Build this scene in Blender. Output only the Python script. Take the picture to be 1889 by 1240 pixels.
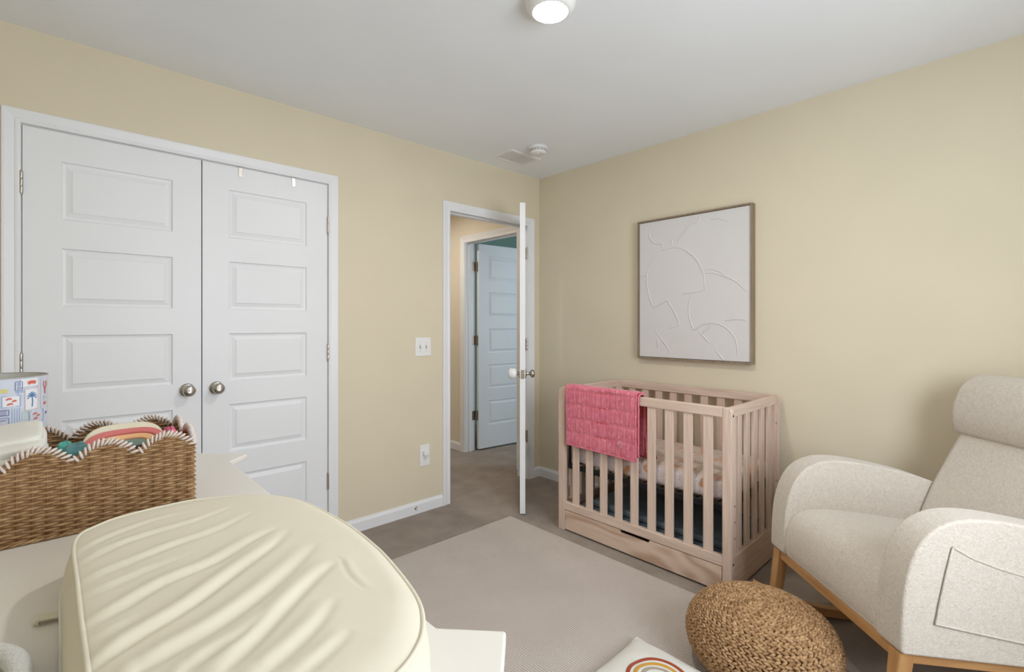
import bpy, math, random
from mathutils import Matrix, Vector

random.seed(7)
for o in list(bpy.data.objects):
    bpy.data.objects.remove(o, do_unlink=True)
SC = bpy.context.scene
COL = SC.collection

# ------------------------------------------------------------------ camera
TH = math.radians(46.8)
CAM_H = 1.247
cam_d = bpy.data.cameras.new('camera')
cam = bpy.data.objects.new('camera', cam_d)
COL.objects.link(cam)
cam.location = (0, 0, CAM_H)
cam.rotation_euler = (math.radians(90), 0, TH - math.radians(90))
cam_d.sensor_width = 36.0
cam_d.lens = 896.0 / 1889.0 * 36.0
cam_d.shift_y = -22.0 / 1889.0
cam_d.clip_start = 0.02
SC.camera = cam

# ------------------------------------------------------------------ world, light, exposure
w = bpy.data.worlds.new('daylight')
SC.world = w
w.use_nodes = True
w.node_tree.nodes['Background'].inputs[0].default_value = (0.80, 0.90, 1.0, 1)
w.node_tree.nodes['Background'].inputs[1].default_value = 1.2
vs = SC.view_settings
vs.view_transform = 'Standard'
vs.look = 'None'
vs.gamma = 1.0
vs.use_curve_mapping = False
vs.exposure = -0.03
SC.cycles.max_bounces = 8
SC.cycles.diffuse_bounces = 6
SC.cycles.glossy_bounces = 3


def area(name, loc, rot, sx, sy, power, col):
    l = bpy.data.lights.new(name, 'AREA')
    l.shape = 'RECTANGLE'
    l.size = sx
    l.size_y = sy
    l.energy = power
    l.color = col
    o = bpy.data.objects.new(name, l)
    COL.objects.link(o)
    o.location = loc
    o.rotation_euler = rot
    return o


WIN_X0, WIN_X1, WIN_Z0, WIN_Z1 = 0.50, 1.75, 0.72, 2.12
# daylight entering the window behind the camera and the window of the room across the hall
area('window_daylight', ((WIN_X0 + WIN_X1) / 2, -0.93, (WIN_Z0 + WIN_Z1) / 2), (math.radians(90), 0, 0),
     WIN_X1 - WIN_X0, WIN_Z1 - WIN_Z0, 62, (0.86, 0.93, 1.0))
area('far_window_daylight', (4.6, 1.45, 1.45), (math.radians(90), 0, 0), 1.2, 1.4, 26, (0.72, 0.88, 1.0))

# ------------------------------------------------------------------ materials
MATS = {}


def mat(name, base, rough=0.6, metal=0.0, spec=0.5, sheen=0.0, emit=None, emit_s=0.0):
    m = bpy.data.materials.new(name)
    m.use_nodes = True
    b = m.node_tree.nodes['Principled BSDF']
    b.inputs['Base Color'].default_value = (*base, 1)
    b.inputs['Roughness'].default_value = rough
    b.inputs['Metallic'].default_value = metal
    b.inputs['Specular IOR Level'].default_value = spec
    if sheen:
        b.inputs['Sheen Weight'].default_value = sheen
        b.inputs['Sheen Roughness'].default_value = 0.5
    if emit:
        b.inputs['Emission Color'].default_value = (*emit, 1)
        b.inputs['Emission Strength'].default_value = emit_s
    MATS[name] = m
    return m


def N(m, t):
    return m.node_tree.nodes.new(t)


def L(m, a, b):
    m.node_tree.links.new(a, b)


def bsdf(m):
    return m.node_tree.nodes['Principled BSDF']


def coords(m, scale=(1, 1, 1), rot=(0, 0, 0), out='Object'):
    tc = N(m, 'ShaderNodeTexCoord')
    mp = N(m, 'ShaderNodeMapping')
    mp.inputs['Scale'].default_value = scale
    mp.inputs['Rotation'].default_value = rot
    L(m, tc.outputs[out], mp.inputs[0])
    return mp.outputs[0]


def noise(m, vec, scale, detail=4, rough=0.5, dist=0.0):
    n = N(m, 'ShaderNodeTexNoise')
    n.inputs['Scale'].default_value = scale
    n.inputs['Detail'].default_value = detail
    n.inputs['Roughness'].default_value = rough
    n.inputs['Distortion'].default_value = dist
    L(m, vec, n.inputs['Vector'])
    return n.outputs[0]


def ramp(m, fac, stops):
    r = N(m, 'ShaderNodeValToRGB')
    e = r.color_ramp.elements
    while len(e) < len(stops):
        e.new(0.5)
    for i, (p, c) in enumerate(stops):
        e[i].position = p
        e[i].color = (*c, 1)
    L(m, fac, r.inputs[0])
    return r.outputs[0]


def bump(m, h, strength, dist=0.01, chain=None):
    b = N(m, 'ShaderNodeBump')
    b.inputs['Strength'].default_value = strength
    b.inputs['Distance'].default_value = dist
    L(m, h, b.inputs['Height'])
    if chain is not None:
        L(m, chain, b.inputs['Normal'])
    L(m, b.outputs[0], bsdf(m).inputs['Normal'])
    return b.outputs[0]


def mixc(m, fac, a, b, mode='MIX'):
    x = N(m, 'ShaderNodeMix')
    x.data_type = 'RGBA'
    x.blend_type = mode
    for s, v in ((x.inputs[0], fac), (x.inputs[6], a), (x.inputs[7], b)):
        if hasattr(v, 'links') or hasattr(v, 'is_linked'):
            L(m, v, s)
        elif isinstance(v, tuple):
            s.default_value = (*v, 1)
        else:
            s.default_value = v
    return x.outputs[2]


def math_node(m, op, a, b=0.0):
    x = N(m, 'ShaderNodeMath')
    x.operation = op
    for s, v in ((x.inputs[0], a), (x.inputs[1], b)):
        if hasattr(v, 'is_linked'):
            L(m, v, s)
        else:
            s.default_value = v
    return x.outputs[0]


def paint(name, c, rough, bs=0.06):
    m = mat(name, c, rough, spec=0.35)
    v = coords(m)
    n = noise(m, v, 3.0, 1)
    L(m, ramp(m, n, [(0.3, tuple(x * 0.985 for x in c)), (0.7, tuple(min(1, x * 1.015) for x in c))]),
      bsdf(m).inputs['Base Color'])
    return m


WALL = paint('cream_wall_paint', (0.700, 0.627, 0.482), 0.75)
HALLW = paint('hall_wall_paint', (0.75, 0.68, 0.56), 0.75)
TEAL = paint('teal_wall_paint', (0.25, 0.36, 0.31), 0.75)
CEIL = paint('ceiling_paint', (0.85, 0.88, 0.92), 0.85)
WHITE = paint('white_trim_paint', (0.80, 0.812, 0.84), 0.38, 0.03)
DOORW = paint('white_door_paint', (0.80, 0.812, 0.84), 0.42, 0.05)
PLASTIC = mat('white_plastic', (0.82, 0.82, 0.82), 0.35)
DARKP = mat('dark_slot', (0.10, 0.09, 0.08), 0.6)
GREYP = mat('grey_print', (0.45, 0.45, 0.46), 0.6)


def brushed(name, c, rough):
    m = mat(name, c, rough, metal=1.0)
    bump(m, noise(m, coords(m, (40, 40, 400)), 6, 2), 0.05, 0.001)
    return m


NICKEL = brushed('satin_nickel', (0.50, 0.47, 0.43), 0.28)
BRONZE = brushed('antique_bronze', (0.30, 0.22, 0.16), 0.38)
BLACKM = mat('black_metal', (0.012, 0.012, 0.013), 0.5)


def make_carpet():
    m = mat('carpet', (0.3, 0.25, 0.2), 0.95, spec=0.1, sheen=0.25)
    v = coords(m)
    big = noise(m, v, 5.5, 4, 0.6, 0.3)
    fine = noise(m, v, 330, 3, 0.7)
    c1 = ramp(m, big, [(0.32, (0.325, 0.258, 0.208)), (0.68, (0.435, 0.358, 0.298))])
    c2 = ramp(m, fine, [(0.3, (0.62, 0.60, 0.58)), (0.7, (1.0, 1.0, 1.0))])
    L(m, mixc(m, 1.0, c1, c2, 'MULTIPLY'), bsdf(m).inputs['Base Color'])
    nb = bump(m, noise(m, v, 420, 3, 0.8), 0.7, 0.006)
    bump(m, big, 0.25, 0.02, nb)
    return m


CARPET = make_carpet()


def make_rug():
    m = mat('flat_woven_rug', (0.5, 0.44, 0.38), 0.95, spec=0.1, sheen=0.15)
    v = coords(m)
    w1 = N(m, 'ShaderNodeTexWave')
    w1.bands_direction = 'Y'
    w1.inputs['Scale'].default_value = 38
    w1.inputs['Distortion'].default_value = 0.4
    w1.inputs['Detail Scale'].default_value = 3
    L(m, v, w1.inputs['Vector'])
    w2 = N(m, 'ShaderNodeTexWave')
    w2.bands_direction = 'X'
    w2.inputs['Scale'].default_value = 30
    w2.inputs['Distortion'].default_value = 0.5
    L(m, v, w2.inputs['Vector'])
    h = math_node(m, 'MULTIPLY', w1.outputs[1], w2.outputs[1])
    c = ramp(m, h, [(0.0, (0.430, 0.378, 0.338)), (0.6, (0.660, 0.600, 0.550))])
    n = ramp(m, noise(m, v, 4, 3), [(0.3, (0.93, 0.92, 0.91)), (0.7, (1, 1, 1))])
    L(m, mixc(m, 1.0, c, n, 'MULTIPLY'), bsdf(m).inputs['Base Color'])
    bump(m, h, 0.5, 0.004)
    return m


RUG = make_rug()


def wood(name, c_lo, c_hi, axis, scale=1.0, rough=0.5, strength=0.10, cathedral=False):
    m = mat(name, c_hi, rough, spec=0.35)
    s = [26.0, 26.0, 26.0]
    s[axis] = 1.6
    s = [x * scale for x in s]
    v = coords(m, tuple(s))
    g = noise(m, v, 2.2, 6, 0.62, 0.25)
    if cathedral:
        sc = [7.0, 7.0, 7.0]
        sc[axis] = 2.0
        vv = coords(m, tuple(sc))
        contour = math_node(m, 'SINE', math_node(m, 'MULTIPLY', noise(m, vv, 1.0, 1, 0.4, 0.5), 34.0))
        contour = math_node(m, 'MULTIPLY_ADD', contour, 0.5)
        contour.node.inputs[2].default_value = 0.5
        contour = math_node(m, 'POWER', contour, 0.6)
        f = math_node(m, 'ADD', math_node(m, 'MULTIPLY', g, 0.45), math_node(m, 'MULTIPLY', contour, 0.50))
    else:
        f = g
    L(m, ramp(m, f, [(0.28, c_lo), (0.72, c_hi)]), bsdf(m).inputs['Base Color'])
    bump(m, g, strength, 0.002)
    return m


CRIB_LO, CRIB_HI = (0.540, 0.395, 0.315), (0.740, 0.590, 0.500)
CW = [wood('washed_beech_%s' % 'xyz'[i], CRIB_LO, CRIB_HI, i) for i in range(3)]
CWD = wood('washed_beech_drawer', (0.50, 0.340, 0.245), (0.70, 0.535, 0.43), 1, cathedral=True)
CWE = wood('washed_beech_panel', (0.50, 0.345, 0.245), (0.66, 0.500, 0.395), 0)
OAK = [wood('honey_oak_%s' % 'xyz'[i], (0.40, 0.200, 0.075), (0.58, 0.330, 0.145), i, rough=0.42) for i in range(3)]
ARTW = wood('art_frame_oak', (0.20, 0.145, 0.095), (0.33, 0.255, 0.18), 2, rough=0.6)


def fabric(name, c, fine=500, bs=0.3, dist=0.003, var=0.05, sheen=0.2, rough=0.9):
    m = mat(name, c, rough, spec=0.15, sheen=sheen)
    v = coords(m)
    n = noise(m, v, 14, 4)
    L(m, ramp(m, n, [(0.3, tuple(x * (1 - var) for x in c)), (0.7, tuple(min(1, x * (1 + var)) for x in c))]),
      bsdf(m).inputs['Base Color'])
    bump(m, noise(m, v, fine, 3, 0.6), bs, dist)
    return m


def make_boucle():
    c = (0.640, 0.590, 0.525)
    m = mat('cream_boucle', c, 0.95, spec=0.1, sheen=0.35)
    v = coords(m)
    n1 = noise(m, v, 130, 3, 0.6, 1.2)
    n2 = noise(m, v, 420, 2, 0.6, 0.5)
    L(m, ramp(m, n1, [(0.3, (0.560, 0.495, 0.420)), (0.62, (0.680, 0.620, 0.550))]), bsdf(m).inputs['Base Color'])
    nb = bump(m, n1, 0.55, 0.006)
    bump(m, n2, 0.4, 0.002, nb)
    return m


BOUCLE = make_boucle()
PADC = fabric('cream_pad_cover', (0.680, 0.630, 0.510), 700, 0.06, 0.001, 0.02, 0.1, 0.62)
PADV = fabric('white_pad_vinyl', (0.76, 0.75, 0.73), 300, 0.03, 0.001, 0.01, 0.0, 0.5)
DRESS = paint('dresser_lacquer', (0.730, 0.700, 0.650), 0.40, 0.02)
LINEN = fabric('white_linen', (0.700, 0.685, 0.630), 620, 0.3, 0.002, 0.03)
TERRY = fabric('white_terry', (0.72, 0.72, 0.70), 240, 0.8, 0.006, 0.04)
SAGE = fabric('grey_green_cloth', (0.33, 0.35, 0.27), 300, 0.5, 0.004, 0.08)
TEALC = fabric('teal_cotton', (0.085, 0.235, 0.260), 500, 0.3)
AQUA = fabric('aqua_cotton', (0.10, 0.42, 0.36), 500, 0.3)
PINKC = fabric('hot_pink_cotton', (0.700, 0.115, 0.240), 500, 0.3)
CREAMC = fabric('cream_cotton', (0.66, 0.60, 0.47), 500, 0.2)
REDC = fabric('coral_red_cotton', (0.560, 0.165, 0.150), 500, 0.2)
PEACH = fabric('peach_cotton', (0.760, 0.430, 0.215), 500, 0.2)
GREENC = fabric('sea_green_cotton', (0.200, 0.275, 0.240), 500, 0.2)
RUST = fabric('rust_felt', (0.330, 0.055, 0.022), 500, 0.3)
MUST = fabric('mustard_felt', (0.560, 0.290, 0.040), 500, 0.3)
TAUPE = fabric('taupe_felt', (0.36, 0.30, 0.24), 500, 0.3)
SLATE = fabric('slate_blue_vinyl', (0.125, 0.165, 0.190), 60, 0.1, 0.003, 0.08, 0.0, 0.35)
BLACKF = fabric('black_webbing', (0.012, 0.012, 0.013), 500, 0.2)


def make_pink():
    m = mat('pink_quilted_muslin', (0.60, 0.14, 0.19), 0.92, spec=0.1, sheen=0.3)
    v = coords(m)
    vo = N(m, 'ShaderNodeTexVoronoi')
    vo.inputs['Scale'].default_value = 34
    L(m, v, vo.inputs['Vector'])
    base = ramp(m, noise(m, v, 30, 3), [(0.3, (0.570, 0.125, 0.185)), (0.7, (0.700, 0.200, 0.265))])
    dots = ramp(m, vo.outputs['Distance'], [(0.12, (1, 1, 1)), (0.30, (0, 0, 0))])
    L(m, mixc(m, math_node(m, 'MULTIPLY', dots, 0.5), base, (0.78, 0.36, 0.36)), bsdf(m).inputs['Base Color'])
    bump(m, noise(m, coords(m, (1, 1, 0.25)), 90, 3), 0.35, 0.004)
    return m


PINK = make_pink()
PINKIN = fabric('coral_blanket_lining', (0.52, 0.075, 0.085), 300, 0.3)


def make_sheet():
    m = mat('printed_crib_sheet', (0.7, 0.6, 0.5), 0.9, spec=0.1, sheen=0.2)
    v = coords(m)
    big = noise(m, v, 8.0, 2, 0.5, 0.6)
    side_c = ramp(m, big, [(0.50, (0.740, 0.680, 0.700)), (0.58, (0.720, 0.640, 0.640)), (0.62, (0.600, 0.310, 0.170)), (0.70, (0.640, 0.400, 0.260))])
    shaded_top_c = ramp(m, big, [(0.40, (0.560, 0.450, 0.360)), (0.52, (0.600, 0.500, 0.420)), (0.60, (0.580, 0.320, 0.180)), (0.68, (0.640, 0.560, 0.520))])
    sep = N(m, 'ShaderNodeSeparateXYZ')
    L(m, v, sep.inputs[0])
    top_shade_f = ramp(m, sep.outputs[2], [(0.100, (0, 0, 0)), (0.118, (1, 1, 1))])  # shading painted in: tan top over paler sides; dots and patches are print
    c = mixc(m, top_shade_f, side_c, shaded_top_c)
    vo = N(m, 'ShaderNodeTexVoronoi')
    vo.inputs['Scale'].default_value = 85
    L(m, v, vo.inputs['Vector'])
    d = ramp(m, vo.outputs['Distance'], [(0.16, (1, 1, 1)), (0.28, (0, 0, 0))])
    L(m, mixc(m, math_node(m, 'MULTIPLY', d, 0.65), c, (0.20, 0.19, 0.25)), bsdf(m).inputs['Base Color'])
    bump(m, noise(m, coords(m, (1, 3, 1)), 28, 3), 0.5, 0.01)
    return m


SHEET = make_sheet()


def make_canvas():
    m = mat('plaster_canvas', (0.68, 0.66, 0.655), 0.9, spec=0.15)
    v = coords(m)
    bump(m, noise(m, v, 60, 5, 0.7, 0.5), 0.28, 0.004)
    return m


CANVAS = make_canvas()


def speckle(name, lo, hi, sc, rough=0.8):
    m = mat(name, hi, rough, spec=0.25)
    v = coords(m)
    L(m, ramp(m, noise(m, v, sc, 4, 0.6), [(0.30, lo), (0.68, hi)]), bsdf(m).inputs['Base Color'])
    bump(m, noise(m, v, sc * 4, 2), 0.4, 0.002)
    return m


WICKER = speckle('rattan', (0.235, 0.125, 0.050), (0.480, 0.310, 0.165), 55)
WICKERD = speckle('rattan_stake', (0.16, 0.080, 0.032), (0.33, 0.195, 0.095), 55)
CORD = speckle('cream_cord', (0.56, 0.46, 0.42), (0.76, 0.70, 0.66), 300)
JUTE = speckle('jute', (0.190, 0.092, 0.036), (0.520, 0.330, 0.175), 60)
JUTED = mat('jute_core', (0.10, 0.055, 0.025), 0.95)
DIFF = mat('lamp_diffuser', (0.9, 0.9, 0.9), 0.4, emit=(1.0, 0.95, 0.88), emit_s=330.0)
RINGM = mat('lamp_ring', (0.82, 0.81, 0.80), 0.4)
SHADE = fabric('pale_blue_shade', (0.60, 0.64, 0.72), 500, 0.15)
SHADEI = mat('shade_lining', (0.62, 0.61, 0.58), 0.8)
SHADER = mat('shade_rim_metal', (0.42, 0.42, 0.42), 0.5)
P_BLUE = mat('print_blue', (0.09, 0.22, 0.42), 0.9)
P_LBL = mat('print_pale_blue', (0.36, 0.46, 0.68), 0.9)
P_RED = mat('print_coral', (0.66, 0.14, 0.11), 0.9)
P_PNK = mat('print_pale_pink', (0.72, 0.50, 0.50), 0.9)
P_YEL = mat('print_yellow', (0.66, 0.60, 0.24), 0.9)
P_NVY = mat('print_lavender', (0.24, 0.25, 0.44), 0.9)
P_WHT = mat('print_white', (0.78, 0.78, 0.80), 0.9)
P_GRN = mat('print_pale_green', (0.45, 0.58, 0.52), 0.9)


def make_pane():
    m = bpy.data.materials.new('window_glass')
    m.use_nodes = True
    nt = m.node_tree
    nt.nodes.clear()
    out = nt.nodes.new('ShaderNodeOutputMaterial')
    mx = nt.nodes.new('ShaderNodeMixShader')
    tr = nt.nodes.new('ShaderNodeBsdfTransparent')
    gl = nt.nodes.new('ShaderNodeBsdfGlossy')
    gl.inputs['Roughness'].default_value = 0.02
    mx.inputs[0].default_value = 0.06
    nt.links.new(tr.outputs[0], mx.inputs[1])
    nt.links.new(gl.outputs[0], mx.inputs[2])
    nt.links.new(mx.outputs[0], out.inputs[0])
    return m


GLASS = make_pane()


def make_clear():
    m = mat('clear_plastic', (0.62, 0.63, 0.65), 0.15)
    bsdf(m).inputs['Transmission Weight'].default_value = 0.45
    return m


CLEAR = make_clear()

# ------------------------------------------------------------------ mesh helpers
WM = {}                                   # world matrix of every thing


class MB:
    def __init__(self):
        self.v = []
        self.f = []

    def add(self, vs_, fs_):
        k = len(self.v)
        self.v += [tuple(p) for p in vs_]
        self.f += [tuple(i + k for i in f) for f in fs_]
        return self

    def box(self, a, b, M=None):
        x0, y0, z0 = a
        x1, y1, z1 = b
        vv = [Vector(p) for p in ((x0, y0, z0), (x1, y0, z0), (x1, y1, z0), (x0, y1, z0),
                                  (x0, y0, z1), (x1, y0, z1), (x1, y1, z1), (x0, y1, z1))]
        if M is not None:
            vv = [M @ p for p in vv]
        return self.add(vv, [(0, 3, 2, 1), (4, 5, 6, 7), (0, 1, 5, 4), (1, 2, 6, 5), (2, 3, 7, 6), (3, 0, 4, 7)])

    def prism(self, poly, fn):
        """poly: list of 2D points; fn(p, side) -> 3D for side 0 and 1"""
        n = len(poly)
        vv = [fn(p, 0) for p in poly] + [fn(p, 1) for p in poly]
        ff = [tuple(range(n))[::-1], tuple(range(n, 2 * n))]
        for i in range(n):
            j = (i + 1) % n
            ff.append((i, j, n + j, n + i))
        return self.add(vv, ff)

    def lathe(self, prof, origin, axis=(0, 0, 1), seg=28, cap=True):
        ax = Vector(axis).normalized()
        t = Vector((1, 0, 0)) if abs(ax.x) < 0.9 else Vector((0, 1, 0))
        u = ax.cross(t).normalized()
        v = ax.cross(u)
        o = Vector(origin)
        vv, ff = [], []
        for r, h in prof:
            for k in range(seg):
                a = 2 * math.pi * k / seg
                vv.append(o + ax * h + (u * math.cos(a) + v * math.sin(a)) * r)
        for i in range(len(prof) - 1):
            for k in range(seg):
                j = (k + 1) % seg
                ff.append((i * seg + k, i * seg + j, (i + 1) * seg + j, (i + 1) * seg + k))
        if cap:
            ff.append(tuple(range(seg))[::-1])
            b = (len(prof) - 1) * seg
            ff.append(tuple(range(b, b + seg)))
        return self.add(vv, ff)

    def tube(self, pts, rad, seg=6, closed=False, cap=True):
        pts = [Vector(p) for p in pts]
        n = len(pts)
        rads = rad if isinstance(rad, (list, tuple)) else [rad] * n
        vv, ff = [], []
        up = None
        for i, p in enumerate(pts):
            if closed:
                d = pts[(i + 1) % n] - pts[i - 1]
            else:
                d = pts[min(i + 1, n - 1)] - pts[max(i - 1, 0)]
            d.normalize()
            if up is None:
                up = Vector((0, 0, 1)) if abs(d.z) < 0.9 else Vector((1, 0, 0))
            s = d.cross(up)
            if s.length < 1e-5:
                s = d.cross(Vector((0.3, 1, 0.2)))
            s.normalize()
            q = s.cross(d)
            up = q
            for k in range(seg):
                a = 2 * math.pi * k / seg
                vv.append(p + (s * math.cos(a) + q * math.sin(a)) * rads[i])
        m = n if closed else n - 1
        for i in range(m):
            i2 = (i + 1) % n
            for k in range(seg):
                j = (k + 1) % seg
                ff.append((i * seg + k, i * seg + j, i2 * seg + j, i2 * seg + k))
        if cap and not closed:
            ff.append(tuple(range(seg))[::-1])
            b = (n - 1) * seg
            ff.append(tuple(range(b, b + seg)))
        return self.add(vv, ff)

    def grid(self, nu, nv, fn, closed_u=False):
        vv = [fn(i, j) for i in range(nu) for j in range(nv)]
        ff = []
        for i in range(nu if closed_u else nu - 1):
            a = (i + 1) % nu
            for j in range(nv - 1):
                ff.append((i * nv + j, a * nv + j, a * nv + j + 1, i * nv + j + 1))
        return self.add(vv, ff)

    def ellipsoid(self, c, ax, ay, az, nu=8, nv=5):
        c, ax, ay, az = Vector(c), Vector(ax), Vector(ay), Vector(az)
        vv, ff = [c + az], []
        for j in range(1, nv):
            t = math.pi * j / nv
            for i in range(nu):
                a = 2 * math.pi * i / nu
                vv.append(c + az * math.cos(t) + (ax * math.cos(a) + ay * math.sin(a)) * math.sin(t))
        vv.append(c - az)
        last = len(vv) - 1
        for i in range(nu):
            ff.append((0, 1 + i, 1 + (i + 1) % nu))
            b = 1 + (nv - 2) * nu
            ff.append((last, b + (i + 1) % nu, b + i))
        for j in range(nv - 2):
            for i in range(nu):
                a, b = 1 + j * nu, 1 + (j + 1) * nu
                k = (i + 1) % nu
                ff.append((a + i, b + i, b + k, a + k))
        return self.add(vv, ff)


def tag(o, label=None, cat=None, group=None, kind=None):
    if label:
        o['label'] = label
    if cat:
        o['category'] = cat
    if group:
        o['group'] = group
    if kind:
        o['kind'] = kind
    return o


def thing(name, label=None, cat=None, loc=(0, 0, 0), rz=0.0, group=None, kind=None):
    o = bpy.data.objects.new(name, None)
    o.empty_display_size = 0.05
    COL.objects.link(o)
    o.location = loc
    o.rotation_euler = (0, 0, rz)
    WM[o.name] = Matrix.Translation(Vector(loc)) @ Matrix.Rotation(rz, 4, 'Z')
    return tag(o, label, cat, group, kind)


def obj(name, mb, m, parent=None, smooth=False, bevel=0.0, seg=2, world=True, sub=0, angle=35, kind=None, label=None,
        origin=None):
    """mb holds world coordinates unless world=False (then coordinates of the parent thing)"""
    me = bpy.data.meshes.new(name)
    vv = [Vector(p) for p in mb.v]
    o = bpy.data.objects.new(name, me)
    COL.objects.link(o)
    if parent is not None:
        o.parent = parent
        if world:
            inv = WM[parent.name].inverted()
            vv = [inv @ p for p in vv]
        WM[o.name] = WM[parent.name]
    elif origin is not None:
        o.location = origin
        vv = [p - Vector(origin) for p in vv]
        WM[o.name] = Matrix.Translation(Vector(origin))
    else:
        WM[o.name] = Matrix.Identity(4)
    me.from_pydata(vv, [], mb.f)
    me.validate()
    me.materials.append(m)
    if smooth:
        me.polygons.foreach_set('use_smooth', [True] * len(me.polygons))
    if bevel:
        b = o.modifiers.new('bevel', 'BEVEL')
        b.width = bevel
        b.segments = seg
        b.limit_method = 'ANGLE'
        b.angle_limit = math.radians(angle)
        if smooth:
            b.harden_normals = True
    if sub:
        s = o.modifiers.new('sub', 'SUBSURF')
        s.levels = sub
        s.render_levels = sub
    return tag(o, label, None, None, kind)


def dup(o, name=None, dx=(0, 0, 0), parent=None):
    c = o.copy()
    COL.objects.link(c)
    c.parent = parent if parent is not None else o.parent
    c.location = Vector(o.location) + Vector(dx)
    return c


def spline(pts, n=8, closed=False):
    P = [Vector(p) for p in pts]
    out = []
    m = len(P)
    rng = m if closed else m - 1
    for i in range(rng):
        if closed:
            p0, p1, p2, p3 = P[i - 1], P[i], P[(i + 1) % m], P[(i + 2) % m]
        else:
            p0, p1, p2, p3 = P[max(i - 1, 0)], P[i], P[i + 1], P[min(i + 2, m - 1)]
        for k in range(n):
            t = k / n
            out.append(0.5 * ((2 * p1) + (-p0 + p2) * t + (2 * p0 - 5 * p1 + 4 * p2 - p3) * t * t +
                              (-p0 + 3 * p1 - 3 * p2 + p3) * t ** 3))
    if not closed:
        out.append(P[-1])
    return out


# ------------------------------------------------------------------ room shell
YA, XB, XC, YD, HC, TW = 2.765, 2.904, -0.55, -0.80, 2.44, 0.115
CL0, CL1, CLT = -0.103, 1.142, 2.053          # closet rough opening
DO0, DO1, DOT = 1.985, 2.784, 2.058           # doorway rough opening
HY0, HY1 = 3.010, 3.770                       # rough opening in the hall wall
YEND = 4.70


def struct(name, mb, m, **k):
    return obj(name, mb, m, kind='structure', **k)


struct('floor', MB().box((XC - TW, YD - TW, -0.10), (6.4, YEND + TW, 0.0)), CARPET)
struct('ceiling', MB().box((XC - TW, YD - TW, HC), (6.4, YEND + TW, HC + 0.10)), CEIL)
y0, y1 = YA, YA + TW
wl = MB()
wl.box((XC - TW, y0, 0), (CL0, y1, HC)).box((CL0, y0, CLT), (CL1, y1, HC)).box((CL1, y0, 0), (DO0, y1, HC))
wl.box((DO0, y0, DOT), (DO1, y1, HC)).box((DO1, y0, 0), (XB + TW, y1, HC))
struct('wall_left', wl, WALL)
struct('wall_right', MB().box((XB, YD - TW, 0), (XB + TW, YA, HC)), WALL)
struct('wall_dresser_side', MB().box((XC - TW, YD - TW, 0), (XC, YA, HC)), WALL)
wd = MB()
wd.box((XC, YD - TW, 0), (WIN_X0, YD, HC)).box((WIN_X1, YD - TW, 0), (XB, YD, HC))
wd.box((WIN_X0, YD - TW, 0), (WIN_X1, YD, WIN_Z0)).box((WIN_X0, YD - TW, WIN_Z1), (WIN_X1, YD, HC))
struct('wall_rear', wd, WALL)
# closet interior, hall, room across the hall
struct('wall_closet_back', MB().box((XC - TW, 3.42, 0), (1.36, 3.50, HC)).box((1.28, y1, 0), (1.36, 3.42, HC))
       .box((XC - TW, y1, 0), (XC, 3.42, HC)), WALL)
hw = MB()
hw.box((XB, y1, 0), (XB + TW, HY0, HC)).box((XB, HY0, 2.058), (XB + TW, HY1, HC)).box((XB, HY1, 0), (XB + TW, YEND + TW, HC))
struct('wall_hall_right', hw, HALLW)
struct('wall_hall_left', MB().box((1.36, y1, 0), (1.47, YEND, HC)), HALLW)
struct('wall_hall_end', MB().box((1.36, YEND, 0), (XB, YEND + TW, HC)), HALLW)
fr = MB()
fr.box((6.3, 1.2, 0), (6.4, YEND + TW, HC)).box((XB + TW, YEND, 0), (6.3, YEND + TW, HC))
fr.box((XB + TW, 1.2, 0), (4.0, 1.3, HC)).box((5.2, 1.2, 0), (6.3, 1.3, HC))
fr.box((4.0, 1.2, 0), (5.2, 1.3, 0.75)).box((4.0, 1.2, 2.15), (5.2, 1.3, HC))
struct('wall_far_room', fr, TEAL)

# ---- casings: three mitred boards with a moulded profile
CAS = [(0.0, 0.0), (0.0, 0.010), (0.008, 0.013), (0.016, 0.0125), (0.020, 0.0105), (0.038, 0.0145), (0.052, 0.018),
       (0.060, 0.018), (0.063, 0.014), (0.063, 0.0)]


def casing(name, a0, a1, zt, fn, m=WHITE, scale=1.0):
    root = thing(name, kind='structure', loc=fn(a0, 0, 0))
    prof = [(d * scale, p) for d, p in CAS]
    n = len(prof)
    for s in range(3):
        mb = MB()
        vv = []
        for d, p in prof:
            if s == 0:
                vv += [fn(a0 - d, 0.0, p), fn(a0 - d, zt + d, p)]
            elif s == 1:
                vv += [fn(a0 - d, zt + d, p), fn(a1 + d, zt + d, p)]
            else:
                vv += [fn(a1 + d, zt + d, p), fn(a1 + d, 0.0, p)]
        ff = [(2 * i, 2 * i + 1, 2 * ((i + 1) % n) + 1, 2 * ((i + 1) % n)) for i in range(n)]
        ff += [tuple(2 * i for i in range(n))[::-1], tuple(2 * i + 1 for i in range(n))]
        mb.add(vv, ff)
        obj('casing_board', mb, m, root)
    return root


fnA = lambda a, z, p: (a, YA - p, z)
casing('trim_1', -0.1035, 1.1425, 2.052, fnA, scale=.86)
casing('trim_2', 1.999, 2.770, 2.036, fnA)
fnH = lambda a, z, p: (XB - p, a, z)
casing('trim_3', 3.024, 3.757, 2.036, fnH)


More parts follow.
